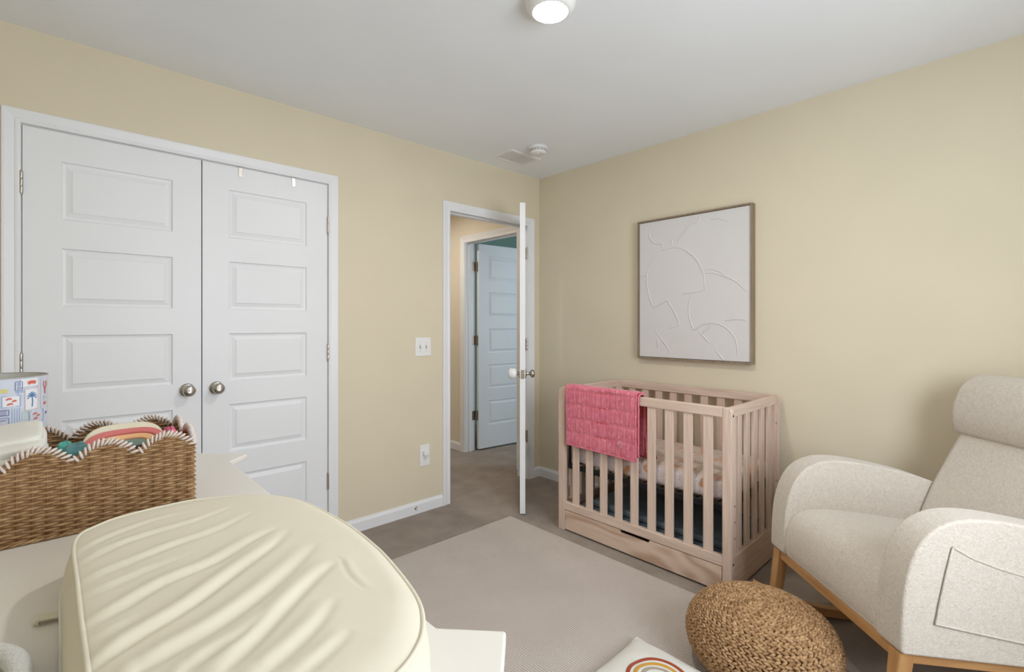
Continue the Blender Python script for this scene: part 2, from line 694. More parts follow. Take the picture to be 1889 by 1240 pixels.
def jamb(name, a0, a1, zt, fn, stop):
    """lining of an opening: two side boards and a head, with door stops; fn(a, depth, z)"""
    root = thing(name, kind='structure', loc=fn(a0, 0, 0))
    t = 0.018
    for lo, hi in (((a0, 0), (a0 + t, zt)), ((a1 - t, 0), (a1, zt)), ((a0 + t, zt - t), (a1 - t, zt))):
        p, q = fn(lo[0], 0.0, lo[1]), fn(hi[0], TW, hi[1])
        obj('jamb_board', MB().box(tuple(map(min, p, q)), tuple(map(max, p, q))), WHITE, root)
    s0, s1 = stop
    for lo, hi in (((a0 + t, 0), (a0 + t + 0.010, zt - t)), ((a1 - t - 0.010, 0), (a1 - t, zt - t)),
                   ((a0 + t + 0.010, zt - t - 0.010), (a1 - t - 0.010, zt - t))):
        p, q = fn(lo[0], s0, lo[1]), fn(hi[0], s1, hi[1])
        obj('door_stop_strip', MB().box(tuple(map(min, p, q)), tuple(map(max, p, q))), WHITE, root, bevel=0.002)
    return root


jamb('trim_4', DO0, DO1, DOT, lambda a, d, z: (a, YA + d, z), (0.042, 0.075))
jamb('trim_5', HY0, HY1, 2.058, lambda a, d, z: (XB + d, a, z), (0.035, 0.070))
# strike plate on the latch side of the room doorway
obj('strike_plate', MB().box((2.003, YA + 0.008, 0.885), (2.0045, YA + 0.036, 0.945)), NICKEL,
    bpy.data.objects['trim_4'], bevel=0.0005)

# ---- baseboards
BP = [(0.0, 0.0), (0.013, 0.0), (0.013, 0.058), (0.010, 0.066), (0.0065, 0.071), (0.005, 0.078), (0.0, 0.078)]


def baseboard(name, runs):
    mb = MB()
    for (ax, ay), (bx, by), (nx, ny) in runs:
        mb.prism(BP, lambda p, s: ((ax, ay) if s == 0 else (bx, by)) and
                 ((ax if s == 0 else bx) + nx * p[0], (ay if s == 0 else by) + ny * p[0], p[1]))
    struct(name, mb, WHITE)


baseboard('baseboard_left', [((1.198, YA), (1.935, YA), (0, -1)), ((XC, YA), (-0.158, YA), (0, -1)),
                             ((2.834, YA), (XB, YA), (0, -1))])
baseboard('baseboard_right', [((XB, YA), (XB, YD), (-1, 0))])
baseboard('baseboard_rear', [((XC, YD), (XB, YD), (0, 1)), ((XC, YD), (XC, YA), (1, 0))])
baseboard('baseboard_hall', [((XB, YEND), (XB, 3.822), (-1, 0)), ((1.47, YEND), (XB, YEND), (0, -1))])


# ---- panelled doors
PZ = [(1.683, 1.925), (1.321, 1.563), (0.960, 1.200), (0.602, 0.842), (0.242, 0.482)]


def panel_door(name, M, W, H0, H1, sides=(0,), T=0.035, mg=0.115):
    """M maps door coords (a across 0..W, d depth 0..T, z) to world; moulded panels on the given faces (0: d=0, 1: d=T)"""
    root = thing(name, kind='structure', loc=M(0, 0, H0))
    a0, a1 = mg, W - mg
    zs = [H0] + [z for lo, hi in reversed(PZ) for z in (lo, hi)] + [H1]
    slab = MB()
    g, dep = 0.014, 0.009
    for side in (0, 1):
        dd = lambda x: x if side == 0 else T - x
        if side in sides:
            slab.add([M(0, dd(0), H0), M(a0, dd(0), H0), M(a0, dd(0), H1), M(0, dd(0), H1)], [(0, 1, 2, 3)])
            slab.add([M(a1, dd(0), H0), M(W, dd(0), H0), M(W, dd(0), H1), M(a1, dd(0), H1)], [(0, 1, 2, 3)])
            for i in range(0, len(zs), 2):
                slab.add([M(a0, dd(0), zs[i]), M(a1, dd(0), zs[i]), M(a1, dd(0), zs[i + 1]), M(a0, dd(0), zs[i + 1])],
                         [(0, 1, 2, 3)])
            for lo, hi in PZ:
                vv = [M(a0, dd(0), lo), M(a1, dd(0), lo), M(a1, dd(0), hi), M(a0, dd(0), hi),
                      M(a0 + g * .3, dd(dep * .75), lo + g * .3), M(a1 - g * .3, dd(dep * .75), lo + g * .3),
                      M(a1 - g * .3, dd(dep * .75), hi - g * .3), M(a0 + g * .3, dd(dep * .75), hi - g * .3),
                      M(a0 + g, dd(dep), lo + g), M(a1 - g, dd(dep), lo + g), M(a1 - g, dd(dep), hi - g), M(a0 + g, dd(dep), hi - g)]
                slab.add(vv, [(0, 1, 5, 4), (1, 2, 6, 5), (2, 3, 7, 6), (3, 0, 4, 7),
                              (4, 5, 9, 8), (5, 6, 10, 9), (6, 7, 11, 10), (7, 4, 8, 11)])
        else:
            slab.add([M(0, dd(0), H0), M(W, dd(0), H0), M(W, dd(0), H1), M(0, dd(0), H1)], [(0, 1, 2, 3)])
    for pa, pb in (((0, H0), (W, H0)), ((W, H0), (W, H1)), ((W, H1), (0, H1)), ((0, H1), (0, H0))):
        slab.add([M(pa[0], 0, pa[1]), M(pb[0], 0, pb[1]), M(pb[0], T, pb[1]), M(pa[0], T, pa[1])], [(0, 1, 2, 3)])
    obj('stiles_and_rails', slab, DOORW, root)
    for side in sides:
        dd = lambda x: x if side == 0 else T - x
        for lo, hi in PZ:
            mb = MB()
            r = []
            for ins, de in ((g, dep), (g + 0.018, 0.0035), (g + 0.020, 0.0015), (g + 0.022, 0.0012)):
                r += [M(a0 + ins, dd(de), lo + ins), M(a1 - ins, dd(de), lo + ins), M(a1 - ins, dd(de), hi - ins), M(a0 + ins, dd(de), hi - ins)]
            ff = []
            for k in range(3):
                for i in range(4):
                    j = (i + 1) % 4
                    ff.append((4 * k + i, 4 * k + j, 4 * k + 4 + j, 4 * k + 4 + i))
            ff.append((12, 13, 14, 15))
            mb.add(r, ff)
            obj('panel', mb, DOORW, root)
    return root


KNOB = [(0.0, 0.064), (0.012, 0.0635), (0.021, 0.060), (0.0262, 0.054), (0.0275, 0.047), (0.0255, 0.040), (0.020, 0.034),
        (0.0125, 0.029), (0.0105, 0.024), (0.0105, 0.012), (0.013, 0.009)]
ROSE = [(0.013, 0.009), (0.024, 0.0075), (0.030, 0.004), (0.0315, 0.0015), (0.0315, 0.0)]


def knob(parent, base, axis):
    k = obj('knob', MB().lathe(KNOB[::-1], base, axis, 28), NICKEL, parent, smooth=True)
    obj('rose', MB().lathe(ROSE[::-1], base, axis, 28), NICKEL, k, smooth=True)
    return k


def hinge(parent, p, h=0.09, m=NICKEL, r=0.0065, leaf=None):
    x, y, z = p
    mb = MB()
    for k in range(3):
        mb.lathe([(r * .96, -h / 2 + k * h / 3 + .0005), (r, -h / 2 + k * h / 3 + .002), (r, -h / 2 + (k + 1) * h / 3 - .002),
                  (r * .96, -h / 2 + (k + 1) * h / 3 - .0005)], (x, y, z), (0, 0, 1), 12)
    mb.lathe([(r * .5, h / 2), (r * .8, h / 2 + .002), (r * .3, h / 2 + .005)], (x, y, z), (0, 0, 1), 10)
    mb.lathe([(r * .3, -h / 2 - .005), (r * .8, -h / 2 - .002), (r * .5, -h / 2)], (x, y, z), (0, 0, 1), 10)
    hg = obj('hinge', mb, m, parent, smooth=True, angle=30)
    if leaf:
        obj('hinge_leaf', leaf, m, hg)
    return hg


# closet double doors (faces just behind the wall plane)
FD = YA - 0.002
d1 = panel_door('door_1', lambda a, d, z: (-0.098 + a, FD + d, z), 0.6145, 0.012, 2.046)
d2 = panel_door('door_2', lambda a, d, z: (0.5215 + a, FD + d, z), 0.6145, 0.012, 2.046)
knob(d1, (0.459, FD, 0.931), (0, -1, 0))
knob(d2, (0.581, FD, 0.931), (0, -1, 0))
for z in (1.815, 1.085, 0.345):
    hinge(d1, (-0.1015, YA - 0.0065, z))
    hinge(d2, (1.1405, YA - 0.0065, z))
# two over-door hook straps on the right closet leaf
for k, (x, t) in enumerate(((0.688, 'dull grey metal over-door strap nearer the middle of the closet doors'),
                            (0.950, 'bright metal over-door strap nearer the right closet hinges'))):
    mb = MB().box((x - .0085, FD - .0035, 2.001), (x + .0085, FD - .0015, 2.0485))
    mb.box((x - .0085, FD - .0035, 2.0465), (x + .0085, FD + .037, 2.0485))
    st = obj('over_door_strap', mb, NICKEL, bevel=0.0006, origin=(x, FD, 2.0465))
    tag(st, t, 'strap', 'over-door straps')
# closet jamb lining
jc = MB().box((CL0 - .0, YA + .004, 0), (CL0 + .003, YA + TW, CLT)).box((CL1 - .003, YA + .004, 0), (CL1, YA + TW, CLT))
jc.box((CL0 + .003, YA + .004, CLT - .004), (CL1 - .003, YA + TW, CLT))
struct('trim_6', jc, WHITE)

# the open room door, seen edge on
ED = Vector((2.220, 2.263, 0))
DD = Vector((0.7006, 0.7135, 0)).normalized()
DN = Vector((DD.y, -DD.x, 0))               # towards the right-hand face
WDR = 0.735


def Mroom(a, d, z):
    p = ED + DD * a + DN * (d - 0.0175)
    return (p.x, p.y, z)


d3 = panel_door('door_3', Mroom, WDR, 0.009, 2.040, sides=(0, 1))
KZ = 0.918
kb = Mroom(0.060, 0.035, KZ)
knob(d3, kb, DN)
# latch plate on the edge
lp = MB()
for lo, hi in (((-.0012, .0055, KZ - .029), (.0, .0295, KZ + .029)), ((-.004, .011, KZ - .010), (-.0012, .024, KZ + .010))):
    vv = [Mroom(a, d, z) for a in (lo[0], hi[0]) for d in (lo[1], hi[1]) for z in (lo[2], hi[2])]
    lp.add(vv, [(0, 1, 3, 2), (4, 6, 7, 5), (0, 4, 5, 1), (2, 3, 7, 6), (0, 2, 6, 4), (1, 5, 7, 3)])
obj('latch_plate', lp, NICKEL, d3)
kb2 = Vector(Mroom(0.060, 0.0, KZ))
k2 = obj('knob', MB().lathe([(0.0315, 0.0), (0.0315, .002), (0.024, .0075), (0.0115, .010), (0.0105, .026), (0.020, .034),
                             (0.026, .046), (0.020, .058), (0.0, .062)], kb2, -DN, 24), NICKEL, d3, smooth=True)
# white child-safety cover over the far-side knob
cv = [(0.015, .022), (0.028, .024), (0.0335, .030), (0.036, .045), (0.035, .060), (0.030, .070), (0.020, .075), (0.0, .0765)]
sc = obj('child_safety_knob_cover', MB().lathe(cv, kb2, -DN, 28), PLASTIC, None, smooth=True, origin=kb2)
tag(sc, 'white plastic child-safety cover over the door knob', 'knob cover')
obj('finger_hole', MB().ellipsoid(kb2 - DN * 0.050 + Vector((0, 0, .0345)), DN * 0.010, DD * 0.010, (0, 0, .003), 14, 7), GREYP, sc, smooth=True)
for z in (1.815, 1.085, 0.345):
    lf = MB().box((2.7655, YA + .004, z - .045), (2.7668, YA + .036, z + .045))
    hinge(d3, (2.758, YA - 0.002, z), leaf=lf)

# door of the room across the hall, swung into that room
HP = Vector((3.032, 3.742, 0))
HD = Vector((0.995, -0.103, 0)).normalized()
HN = Vector((-HD.y, HD.x, 0))


def Mfar(a, d, z):
    p = HP + HD * (a + 0.006) + HN * (d - 0.035)
    return (p.x, p.y, z)


d4 = panel_door('door_4', Mfar, 0.70, 0.016, 2.036, sides=(0,))
for z in (1.815, 1.085, 0.345):
    lf = MB().box((HP.x - .040, HP.y + .0075, z - .045), (HP.x - .006, HP.y + .0095, z + .045))
    hinge(d4, (HP.x, HP.y - 0.012, z), m=BRONZE, r=.008,
          leaf=MB().box((HP.x - .046, HP.y + .0080, z - .045), (HP.x - .004, HP.y + .0098, z + .045)))

# window behind the camera
w1 = thing('window_1', kind='structure', loc=((WIN_X0 + WIN_X1) / 2, YD, WIN_Z0))
fw, ya, yb = 0.045, YD - 0.10, YD - 0.04
for a, b in (((WIN_X0, WIN_Z0), (WIN_X0 + fw, WIN_Z1)), ((WIN_X1 - fw, WIN_Z0), (WIN_X1, WIN_Z1)),
             ((WIN_X0 + fw, WIN_Z1 - fw), (WIN_X1 - fw, WIN_Z1)), ((WIN_X0 + fw, WIN_Z0), (WIN_X1 - fw, WIN_Z0 + fw)),
             ((WIN_X0 + fw, (WIN_Z0 + WIN_Z1) / 2 - .02), (WIN_X1 - fw, (WIN_Z0 + WIN_Z1) / 2 + .02))):
    obj('window_frame', MB().box((a[0], ya, a[1]), (b[0], yb, b[1])), WHITE, w1, bevel=0.003)
zm = (WIN_Z0 + WIN_Z1) / 2
for za, zb in ((WIN_Z0 + fw, zm - .02), (zm + .02, WIN_Z1 - fw)):
    obj('pane', MB().box((WIN_X0 + fw, YD - .072, za), (WIN_X1 - fw, YD - .068, zb)), GLASS, w1)
obj('window_sill', MB().box((WIN_X0 - .03, YD - .04, WIN_Z0 - .02), (WIN_X1 + .03, YD + .03, WIN_Z0)), WHITE, w1, bevel=0.004)
w2 = thing('window_2', kind='structure', loc=(4.6, 1.25, 0.75))
for a, b in (((4.0, .75), (4.045, 2.15)), ((5.155, .75), (5.2, 2.15)), ((4.045, .75), (5.155, .795)), ((4.045, 2.105), (5.155, 2.15)),
             ((4.045, 1.43), (5.155, 1.47))):
    obj('window_frame', MB().box((a[0], 1.22, a[1]), (b[0], 1.28, b[1])), WHITE, w2)

# ------------------------------------------------------------------ ceiling fixtures
LX, LY = 1.325, 1.205
cl = thing('ceiling_light', 'round white flush ceiling light with glowing diffuser', 'light', (LX, LY, HC))
obj('trim_ring', MB().lathe([(0.060, -0.044), (0.064, -0.048), (0.070, -0.047), (0.080, -0.040), (0.090, -0.022), (0.094, -0.006), (0.094, 0.0)],
                            (LX, LY, HC), (0, 0, 1), 48, cap=False), RINGM, cl, smooth=True)
obj('diffuser', MB().lathe([(0.0, -0.0500), (0.040, -0.0495), (0.056, -0.047), (0.061, -0.043), (0.061, -0.036)], (LX, LY, HC), (0, 0, 1), 40, cap=False),
    DIFF, cl, smooth=True)
# hall ceiling light, just outside the doorway's view
hl = thing('ceiling_light', 'round flush ceiling light in the hall beyond the doorway', 'light', (2.15, 3.75, HC))
obj('trim_ring', MB().lathe([(0.066, -0.066), (0.078, -0.069), (0.094, -0.030), (0.098, 0.0)], (2.15, 3.75, HC), (0, 0, 1), 32, cap=False), RINGM, hl, smooth=True)
HDIFF = mat('hall_lamp_diffuser', (0.9, 0.9, 0.9), 0.4, emit=(1.0, 0.92, 0.82), emit_s=250.0)
obj('diffuser', MB().lathe([(0.0, -0.0665), (0.067, -0.060), (0.067, -0.050)], (2.15, 3.75, HC), (0, 0, 1), 32, cap=False), HDIFF, hl, smooth=True)

sx, sy = 2.372, 2.270
sm = thing('smoke_detector', 'round white smoke detector on the ceiling by the vent', 'smoke detector', (sx, sy, HC))
obj('base_ring', MB().lathe([(0.067, 0.0), (0.067, -0.012), (0.064, -0.016), (0.050, -0.016)], (sx, sy, HC), (0, 0, 1), 36), PLASTIC, sm, smooth=True)
obj('body', MB().lathe([(0.056, -0.016), (0.056, -0.036), (0.052, -0.043), (0.040, -0.047), (0.0, -0.048)], (sx, sy, HC), (0, 0, 1), 36), PLASTIC, sm, smooth=True)
for k in range(16):
    a = 2 * math.pi * k / 16
    obj('vent_slot', MB().box((-.0085, -.0008, -.006), (.0085, .0008, .006),
                              Matrix.Translation((sx + .0563 * math.cos(a), sy + .0563 * math.sin(a), HC - .027)) @ Matrix.Rotation(a + math.pi / 2, 4, 'Z')), GREYP, sm)
obj('test_button', MB().lathe([(0.009, -.047), (0.009, -.0505), (0.0, -.051)], (sx - .02, sy - .015, HC), (0, 0, 1), 16), PLASTIC, sm, smooth=True)
obj('indicator_lamp', MB().lathe([(0.0025, -.047), (0.0025, -.0495), (0.0, -.050)], (sx + .015, sy - .025, HC), (0, 0, 1), 10), GREYP, sm)

vx0, vx1, vy0, vy1 = 2.262, 2.556, 2.414, 2.618
av = thing('air_vent', 'flat white rectangular ceiling air vent near the corner', 'vent', ((vx0 + vx1) / 2, (vy0 + vy1) / 2, HC))
fm = MB()
b = 0.026
for a, c in (((vx0, vy0), (vx1, vy0 + b)), ((vx0, vy1 - b), (vx1, vy1)), ((vx0, vy0 + b), (vx0 + b, vy1 - b)), ((vx1 - b, vy0 + b), (vx1, vy1 - b))):
    fm.box((a[0], a[1], HC - .007), (c[0], c[1], HC))
obj('frame', fm, PLASTIC, av, bevel=0.002)
obj('backing', MB().box((vx0 + b, vy0 + b, HC - .0015), (vx1 - b, vy1 - b, HC)), PLASTIC, av)
first = None
nsl = 11
for k in range(nsl):
    y = vy0 + b + (vy1 - vy0 - 2 * b) * (k + .5) / nsl
    if first is None:
        first = obj('louvre', MB().box((vx0 + b, -.0066, -.0006), (vx1 - b, .0066, .0006),
                                       Matrix.Translation((0, y, HC - .0045)) @ Matrix.Rotation(math.radians(9), 4, 'X')), PLASTIC, av)
        y_first = y
    else:
        dup(first, dx=(0, y - y_first, 0))

# ------------------------------------------------------------------ wall plates, door stop
sw = thing('light_switch', 'white double toggle switch plate left of the doorway', 'switch', (1.7825, YA, 1.096))
obj('plate', MB().box((1.722, YA - .0055, 1.034), (1.843, YA, 1.158)), PLASTIC, sw, bevel=0.003)
for x in (1.7595, 1.8055):
    obj('toggle_slot', MB().box((x - .006, YA - .0062, 1.083), (x + .006, YA - .0054, 1.109)), GREYP, sw)
    obj('toggle', MB().box((x - .004, YA - .0175, 1.096), (x + .004, YA - .0056, 1.106)), PLASTIC, sw, bevel=0.0015)
    for z in (1.066, 1.126):
        obj('screw', MB().lathe([(0.003, 0), (0.003, .0008), (0.0, .001)], (x, YA - .0055, z), (0, -1, 0), 10), GREYP, sw)
ot = thing('wall_outlet', 'white duplex outlet low on the wall left of the doorway', 'outlet', (1.795, YA, 0.372))
obj('plate', MB().box((1.757, YA - .0055, 0.302), (1.833, YA, 0.442)), PLASTIC, ot, bevel=0.003)
rc = obj('receptacle', MB().box((1.778, YA - .008, 0.335), (1.812, YA - .005, 0.366)), PLASTIC, ot, bevel=0.004)
for x in (1.789, 1.801):
    obj('slot', MB().box((x - .0014, YA - .0084, .350), (x + .0014, YA - .0078, .360)), DARKP, rc)
obj('ground_hole', MB().lathe([(0.0025, 0), (0.0025, .0006)], (1.795, YA - .0079, .343), (0, -1, 0), 10), DARKP, rc)
pl = obj('outlet_adapter', MB().box((1.776, YA - .030, 0.374), (1.812, YA - .0056, 0.405)), PLASTIC, ot, bevel=0.004, seg=3,
         label='small white plug block in the upper socket')
ds = thing('door_stop', 'small round metal door stop on the left baseboard', 'door stop', (1.721, YA - .013, 0.040))
obj('flange', MB().lathe([(0.011, 0), (0.011, .003), (0.006, .005)], (1.721, YA - .0128, 0.040), (0, -1, 0), 18), NICKEL, ds, smooth=True)
obj('stem', MB().lathe([(0.006, .003), (0.006, .009)], (1.721, YA - .0128, 0.040), (0, -1, 0), 14), NICKEL, ds, smooth=True)
obj('rubber_tip', MB().lathe([(0.0055, .009), (0.005, .013), (0.0, .014)], (1.721, YA - .0128, 0.040), (0, -1, 0), 14), PLASTIC, ds, smooth=True)

# ------------------------------------------------------------------ wall art
AY0, AY1, AZ0, AZ1 = 1.068, 1.810, 1.018, 1.934
art = thing('wall_art', 'off-white textured relief canvas in thin wooden frame on the wall', 'artwork', (XB, (AY0 + AY1) / 2, AZ0))
ft = 0.010
for a, c in (((AY0, AZ0), (AY0 + ft, AZ1)), ((AY1 - ft, AZ0), (AY1, AZ1)), ((AY0 + ft, AZ0), (AY1 - ft, AZ0 + ft)), ((AY0 + ft, AZ1 - ft), (AY1 - ft, AZ1))):
    obj('frame_strip', MB().box((XB - .045, a[0], a[1]), (XB - .002, c[0], c[1])), ARTW, art, bevel=0.001)
XF = XB - .036
cvs = obj('canvas', MB().box((XF, AY0 + ft + .003, AZ0 + ft + .003), (XB - .006, AY1 - ft - .003, AZ1 - ft - .003)), CANVAS, art)
# raised plaster ridges; coordinates as fractions across and down the canvas
RG = [[(.11, .05), (.10, .10), (.14, .15), (.19, .17), (.23, .17), (.24, .21)], [(.33, .15), (.33, .19)],
      [(.23, .22), (.36, .21), (.46, .24), (.55, .30), (.60, .38), (.62, .42), (.63, .52)],
      [(.63, .52), (.57, .535), (.47, .54), (.42, .55)],
      [(.19, .26), (.10, .33), (.075, .44), (.10, .54), (.14, .62), (.19, .62), (.28, .59), (.31, .62), (.36, .68), (.39, .74), (.38, .77), (.30, .79)],
      [(.38, .18), (.43, .13), (.50, .07), (.57, .05), (.58, .01)], [(.68, .05), (.76, .055), (.82, .08)],
      [(.61, .385), (.68, .385), (.76, .41), (.83, .45), (.91, .475)], [(.63, .41), (.71, .415), (.79, .44), (.88, .475), (.94, .52), (.98, .55)],
      [(.52, .54), (.49, .61), (.49, .70), (.53, .79), (.58, .775), (.63, .755), (.74, .755), (.82, .79), (.88, .85), (.90, .92), (.895, .96)],
      [(.58, .81), (.64, .86), (.66, .88)], [(.61, .82), (.69, .76)], [(.80, .735), (.88, .725), (.97, .73)],
      [(.72, .93), (.76, .97), (.79, .995)], [(.16, .80), (.23, .87), (.28, .92), (.31, .96)], [(.19, .87), (.19, .93)], [(.005, .395), (.055, .395), (.075, .39)],
      [(.47, .26), (.52, .28), (.56, .33)]]
ay0, ay1, az0, az1 = AY0 + ft + .003, AY1 - ft - .003, AZ0 + ft + .003, AZ1 - ft - .003
for ln in RG:
    pts = spline([(XF + .0005, ay1 + (ay0 - ay1) * u, az1 + (az0 - az1) * v) for u, v in ln], 6)
    n = len(pts)
    rr = [0.0046 * (0.35 + 0.65 * math.sin(math.pi * min(1, max(0, (i + .5) / n))) ** .5) for i in range(n)]
    obj('plaster_ridge', MB().tube(pts, rr, 8), CANVAS, cvs, smooth=True)

# ------------------------------------------------------------------ rug
RX0, RX1, RY0, RY1 = 0.60, 2.140, 0.50, 2.295
rp = []
for (cx_, cy_), a0 in (((RX1, RY1), 0), ((RX0, RY1), 90), ((RX0, RY0), 180), ((RX1, RY0), 270)):
    sx_, sy_ = (1 if cx_ == RX1 else -1), (1 if cy_ == RY1 else -1)
    for k in range(4):
        a = math.radians(a0 + 30 * k)
        rp.append((cx_ - sx_ * .012 + .012 * math.cos(a), cy_ - sy_ * .012 + .012 * math.sin(a)))
rug = obj('area_rug', MB().prism(rp, lambda p, s: (p[0], p[1], 0.0 if s == 0 else 0.009)), RUG, bevel=0.003, origin=(1.37, 1.25, 0))
tag(rug, 'beige flat-woven area rug with fine ribbing on the carpet', 'rug')
RZ = 0.009

# ------------------------------------------------------------------ mini crib
CX0, CX1, CY0, CY1, CT = 2.240, 2.868, 0.926, 1.971, 0.862
crib = thing('mini_crib', 'light washed wood mini crib with slatted sides and a bottom drawer', 'crib', ((CX0 + CX1) / 2, (CY0 + CY1) / 2, 0))
PT = 0.030                                   # frame thickness


def post_poly(ya, yb, outer):
    r = 0.026
    pts = []
    if outer > 0:
        pts = [(ya, 0), (yb, 0), (yb, CT - r)] + [(yb - r + r * math.cos(a), CT - r + r * math.sin(a)) for a in
                                                 [math.radians(15 * k) for k in range(1, 6)]] + [(yb - r, CT), (ya, CT)]
    else:
        pts = [(ya, 0), (yb, 0), (yb, CT), (ya + r, CT)] + [(ya + r + r * math.cos(a), CT - r + r * math.sin(a)) for a in
                                                          [math.radians(90 + 15 * k) for k in range(1, 6)]] + [(ya, CT - r)]
    return pts


SLAT_Y = [1.845, 1.745, 1.645, 1.545, 1.445, 1.342, 1.242, 1.142, 1.042]
for xa in (CX0, CX1 - PT):
    for ya, yb, o_ in ((CY0, CY0 + .044, -1), (CY1 - .047, CY1, 1)):
        obj('post', MB().prism(post_poly(ya, yb, o_), lambda p, s: (xa + PT * s, p[0], p[1])), CW[2], crib, bevel=0.003)
    obj('top_rail', MB().box((xa, CY0 + .044, CT - .046), (xa + PT, CY1 - .047, CT)), CW[1], crib, bevel=0.003)
    obj('bottom_rail', MB().box((xa, CY0 + .044, 0.128), (xa + PT, CY1 - .047, 0.174)), CW[1], crib, bevel=0.003)
    f0 = None
    for y in SLAT_Y:
        if f0 is None:
            f0 = obj('slat', MB().box((xa + .008, y - .023, 0.170), (xa + PT - .008, y + .023, CT - .044)), CW[2], crib, bevel=0.003)
        else:
            dup(f0, dx=(0, y - SLAT_Y[0], 0))
XI0, XI1 = CX0 + PT, CX1 - PT
for ya in (CY0 + .005, CY1 - .030):
    yb = ya + .025
    obj('end_rail', MB().box((XI0, ya, CT - .046), (XI1, yb, CT)), CW[0], crib, bevel=0.003)
    obj('end_panel', MB().box((XI0, ya, 0.012), (XI1, yb, 0.172)), CWE, crib, bevel=0.002)
    for xa in (XI0, XI1 - .034):
        up = obj('end_upright', MB().box((xa, ya, 0.172), (xa + .034, yb, CT - .046)), CW[2], crib, bevel=0.002)
        yh = ya - .0006 if ya > 1.5 else ya - .0006
        for z in (0.405, 0.330, 0.255):
            obj('bolt_hole', MB().lathe([(0.0045, 0.0), (0.0045, .0008)], (xa + .015, yh + (0 if ya > 1.5 else 0), z), (0, -1, 0), 12), DARKP, up)
    e0 = None
    for x in (2.358, 2.455, 2.552, 2.649, 2.746):
        if e0 is None:
            e0 = obj('end_slat', MB().box((x - .021, ya + .004, 0.170), (x + .021, yb - .004, CT - .044)), CW[2], crib, bevel=0.003)
        else:
            dup(e0, dx=(x - 2.358, 0, 0))
# bolts on the near end
for x, z in ((CX0 + .017, .826), (CX0 + .017, .145)):
    obj('bolt_head', MB().lathe([(0.006, 0), (0.006, .0015), (0.004, .002)], (x, CY0 + .0005, z), (0, -1, 0), 14), BLACKM, crib)
obj('bolt_head', MB().lathe([(0.007, 0), (0.007, .003), (0.004, .004)], (XI1 - .017, CY0 + .005, .715), (0, -1, 0), 14), NICKEL, crib)
# drawer with a finger slot cut in its top edge
dw = [(CY0 + .047, .010), (CY1 - .050, .010), (CY1 - .050, .1245), (1.538, .1245), (1.530, .108), (1.356, .108), (1.348, .1245), (CY0 + .047, .1245)]
drawer = obj('drawer_front', MB().prism(dw, lambda p, s: (CX0 + .002 + .018 * s, p[0], p[1])), CWD, crib, bevel=0.0015)
bx = MB().box((CX0 + .0205, 1.00, .015), (2.80, 1.012, .120)).box((CX0 + .0205, 1.885, .015), (2.80, 1.897, .120)).box((2.79, 1.012, .015), (2.80, 1.885, .120))
bx.box((CX0 + .0205, 1.012, .015), (2.79, 1.885, .022))
obj('drawer_box', bx, CW[0], drawer)
# mattress support: black steel frame hung inside the crib
ms = MB()
for a, b_ in (((XI0 + .004, .968, .370), (XI0 + .022, 1.920, .398)), ((XI1 - .022, .968, .370), (XI1 - .004, 1.920, .398)),
              ((XI0 + .022, .968, .370), (XI1 - .022, .986, .398)), ((XI0 + .022, 1.902, .376), (XI1 - .022, 1.920, .398))):
    ms.box(a, b_)
sup = obj('mattress_support', ms, BLACKF, crib)
for k in range(9):
    y = 1.03 + k * .10
    obj('support_wire', MB().tube([(XI0 + .02, y, .388), (XI1 - .02, y, .388)], .003, 6), BLACKM, sup)
for xx in (XI0 + .012, XI1 - .012):
    for yy in (.975, 1.914):
        obj('hanger', MB().box((xx - .010, yy - .002, .39), (xx + .010, yy + .002, .52)), BLACKM, sup)

# mattress with fitted printed sheet
mt = MB()
mx0, mx1, my0, my1, mz0, mz1 = XI0 + .010, XI1 - .004, 0.965, 1.905, 0.399, 0.522
nu_, nv_ = 30, 22


def mat_pt(i, j):
    a = 2 * math.pi * i / nu_
    b_ = math.pi * (j / (nv_ - 1) - .5)
    sg = lambda v, e: math.copysign(abs(v) ** e, v)
    cx_, cy_, cz_ = (mx0 + mx1) / 2, (my0 + my1) / 2, (mz0 + mz1) / 2
    x = cx_ + (mx1 - mx0) / 2 * sg(math.cos(a), .14) * sg(math.cos(b_), .26)
    y = cy_ + (my1 - my0) / 2 * sg(math.sin(a), .14) * sg(math.cos(b_), .26)
    z = cz_ + (mz1 - mz0) / 2 * sg(math.sin(b_), .45)
    return (x, y, z)


nu_ = 96
mt.grid(nu_, nv_, mat_pt, closed_u=True)
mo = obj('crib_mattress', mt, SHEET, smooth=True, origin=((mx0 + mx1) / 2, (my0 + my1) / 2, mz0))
tag(mo, 'crib mattress in a printed fitted sheet with dots and tan patches', 'mattress')

# slate-blue mat stored under the mattress, on the drawer
fm_ = obj('storage_mat', MB().box((XI0 + .020, 0.975, .126), (XI1 - .03, 1.86, .160)).box((XI0 + .06, 0.985, .161), (XI1 - .05, 1.80, .196)), SLATE,
          bevel=0.014, seg=4, smooth=True, origin=(2.55, 1.42, .126))
tag(fm_, 'folded slate blue vinyl mat stored under the crib mattress', 'mat')

# clear clamp on the far end rail
cp = thing('plastic_clamp', 'small clear plastic clamp on the far end rail of the crib', 'clamp', (2.37, CY1 - .0175, CT))
mb = MB().box((2.315, CY1 - .040, CT + .0005), (2.425, CY1 + .002, CT + .007))
obj('cap', mb, CLEAR, cp, bevel=0.002)
for x in (2.325, 2.37, 2.415):
    obj('jaw', MB().box((x - .012, CY1 - .042, CT - .030), (x + .012, CY1 - .0335, CT + .009)), CLEAR, cp, bevel=0.002)

# pink quilt folded over the front rail
bl = thing('pink_blanket', 'pink quilted baby blanket folded over the crib front rail', 'blanket', (CX0, 1.65, CT))


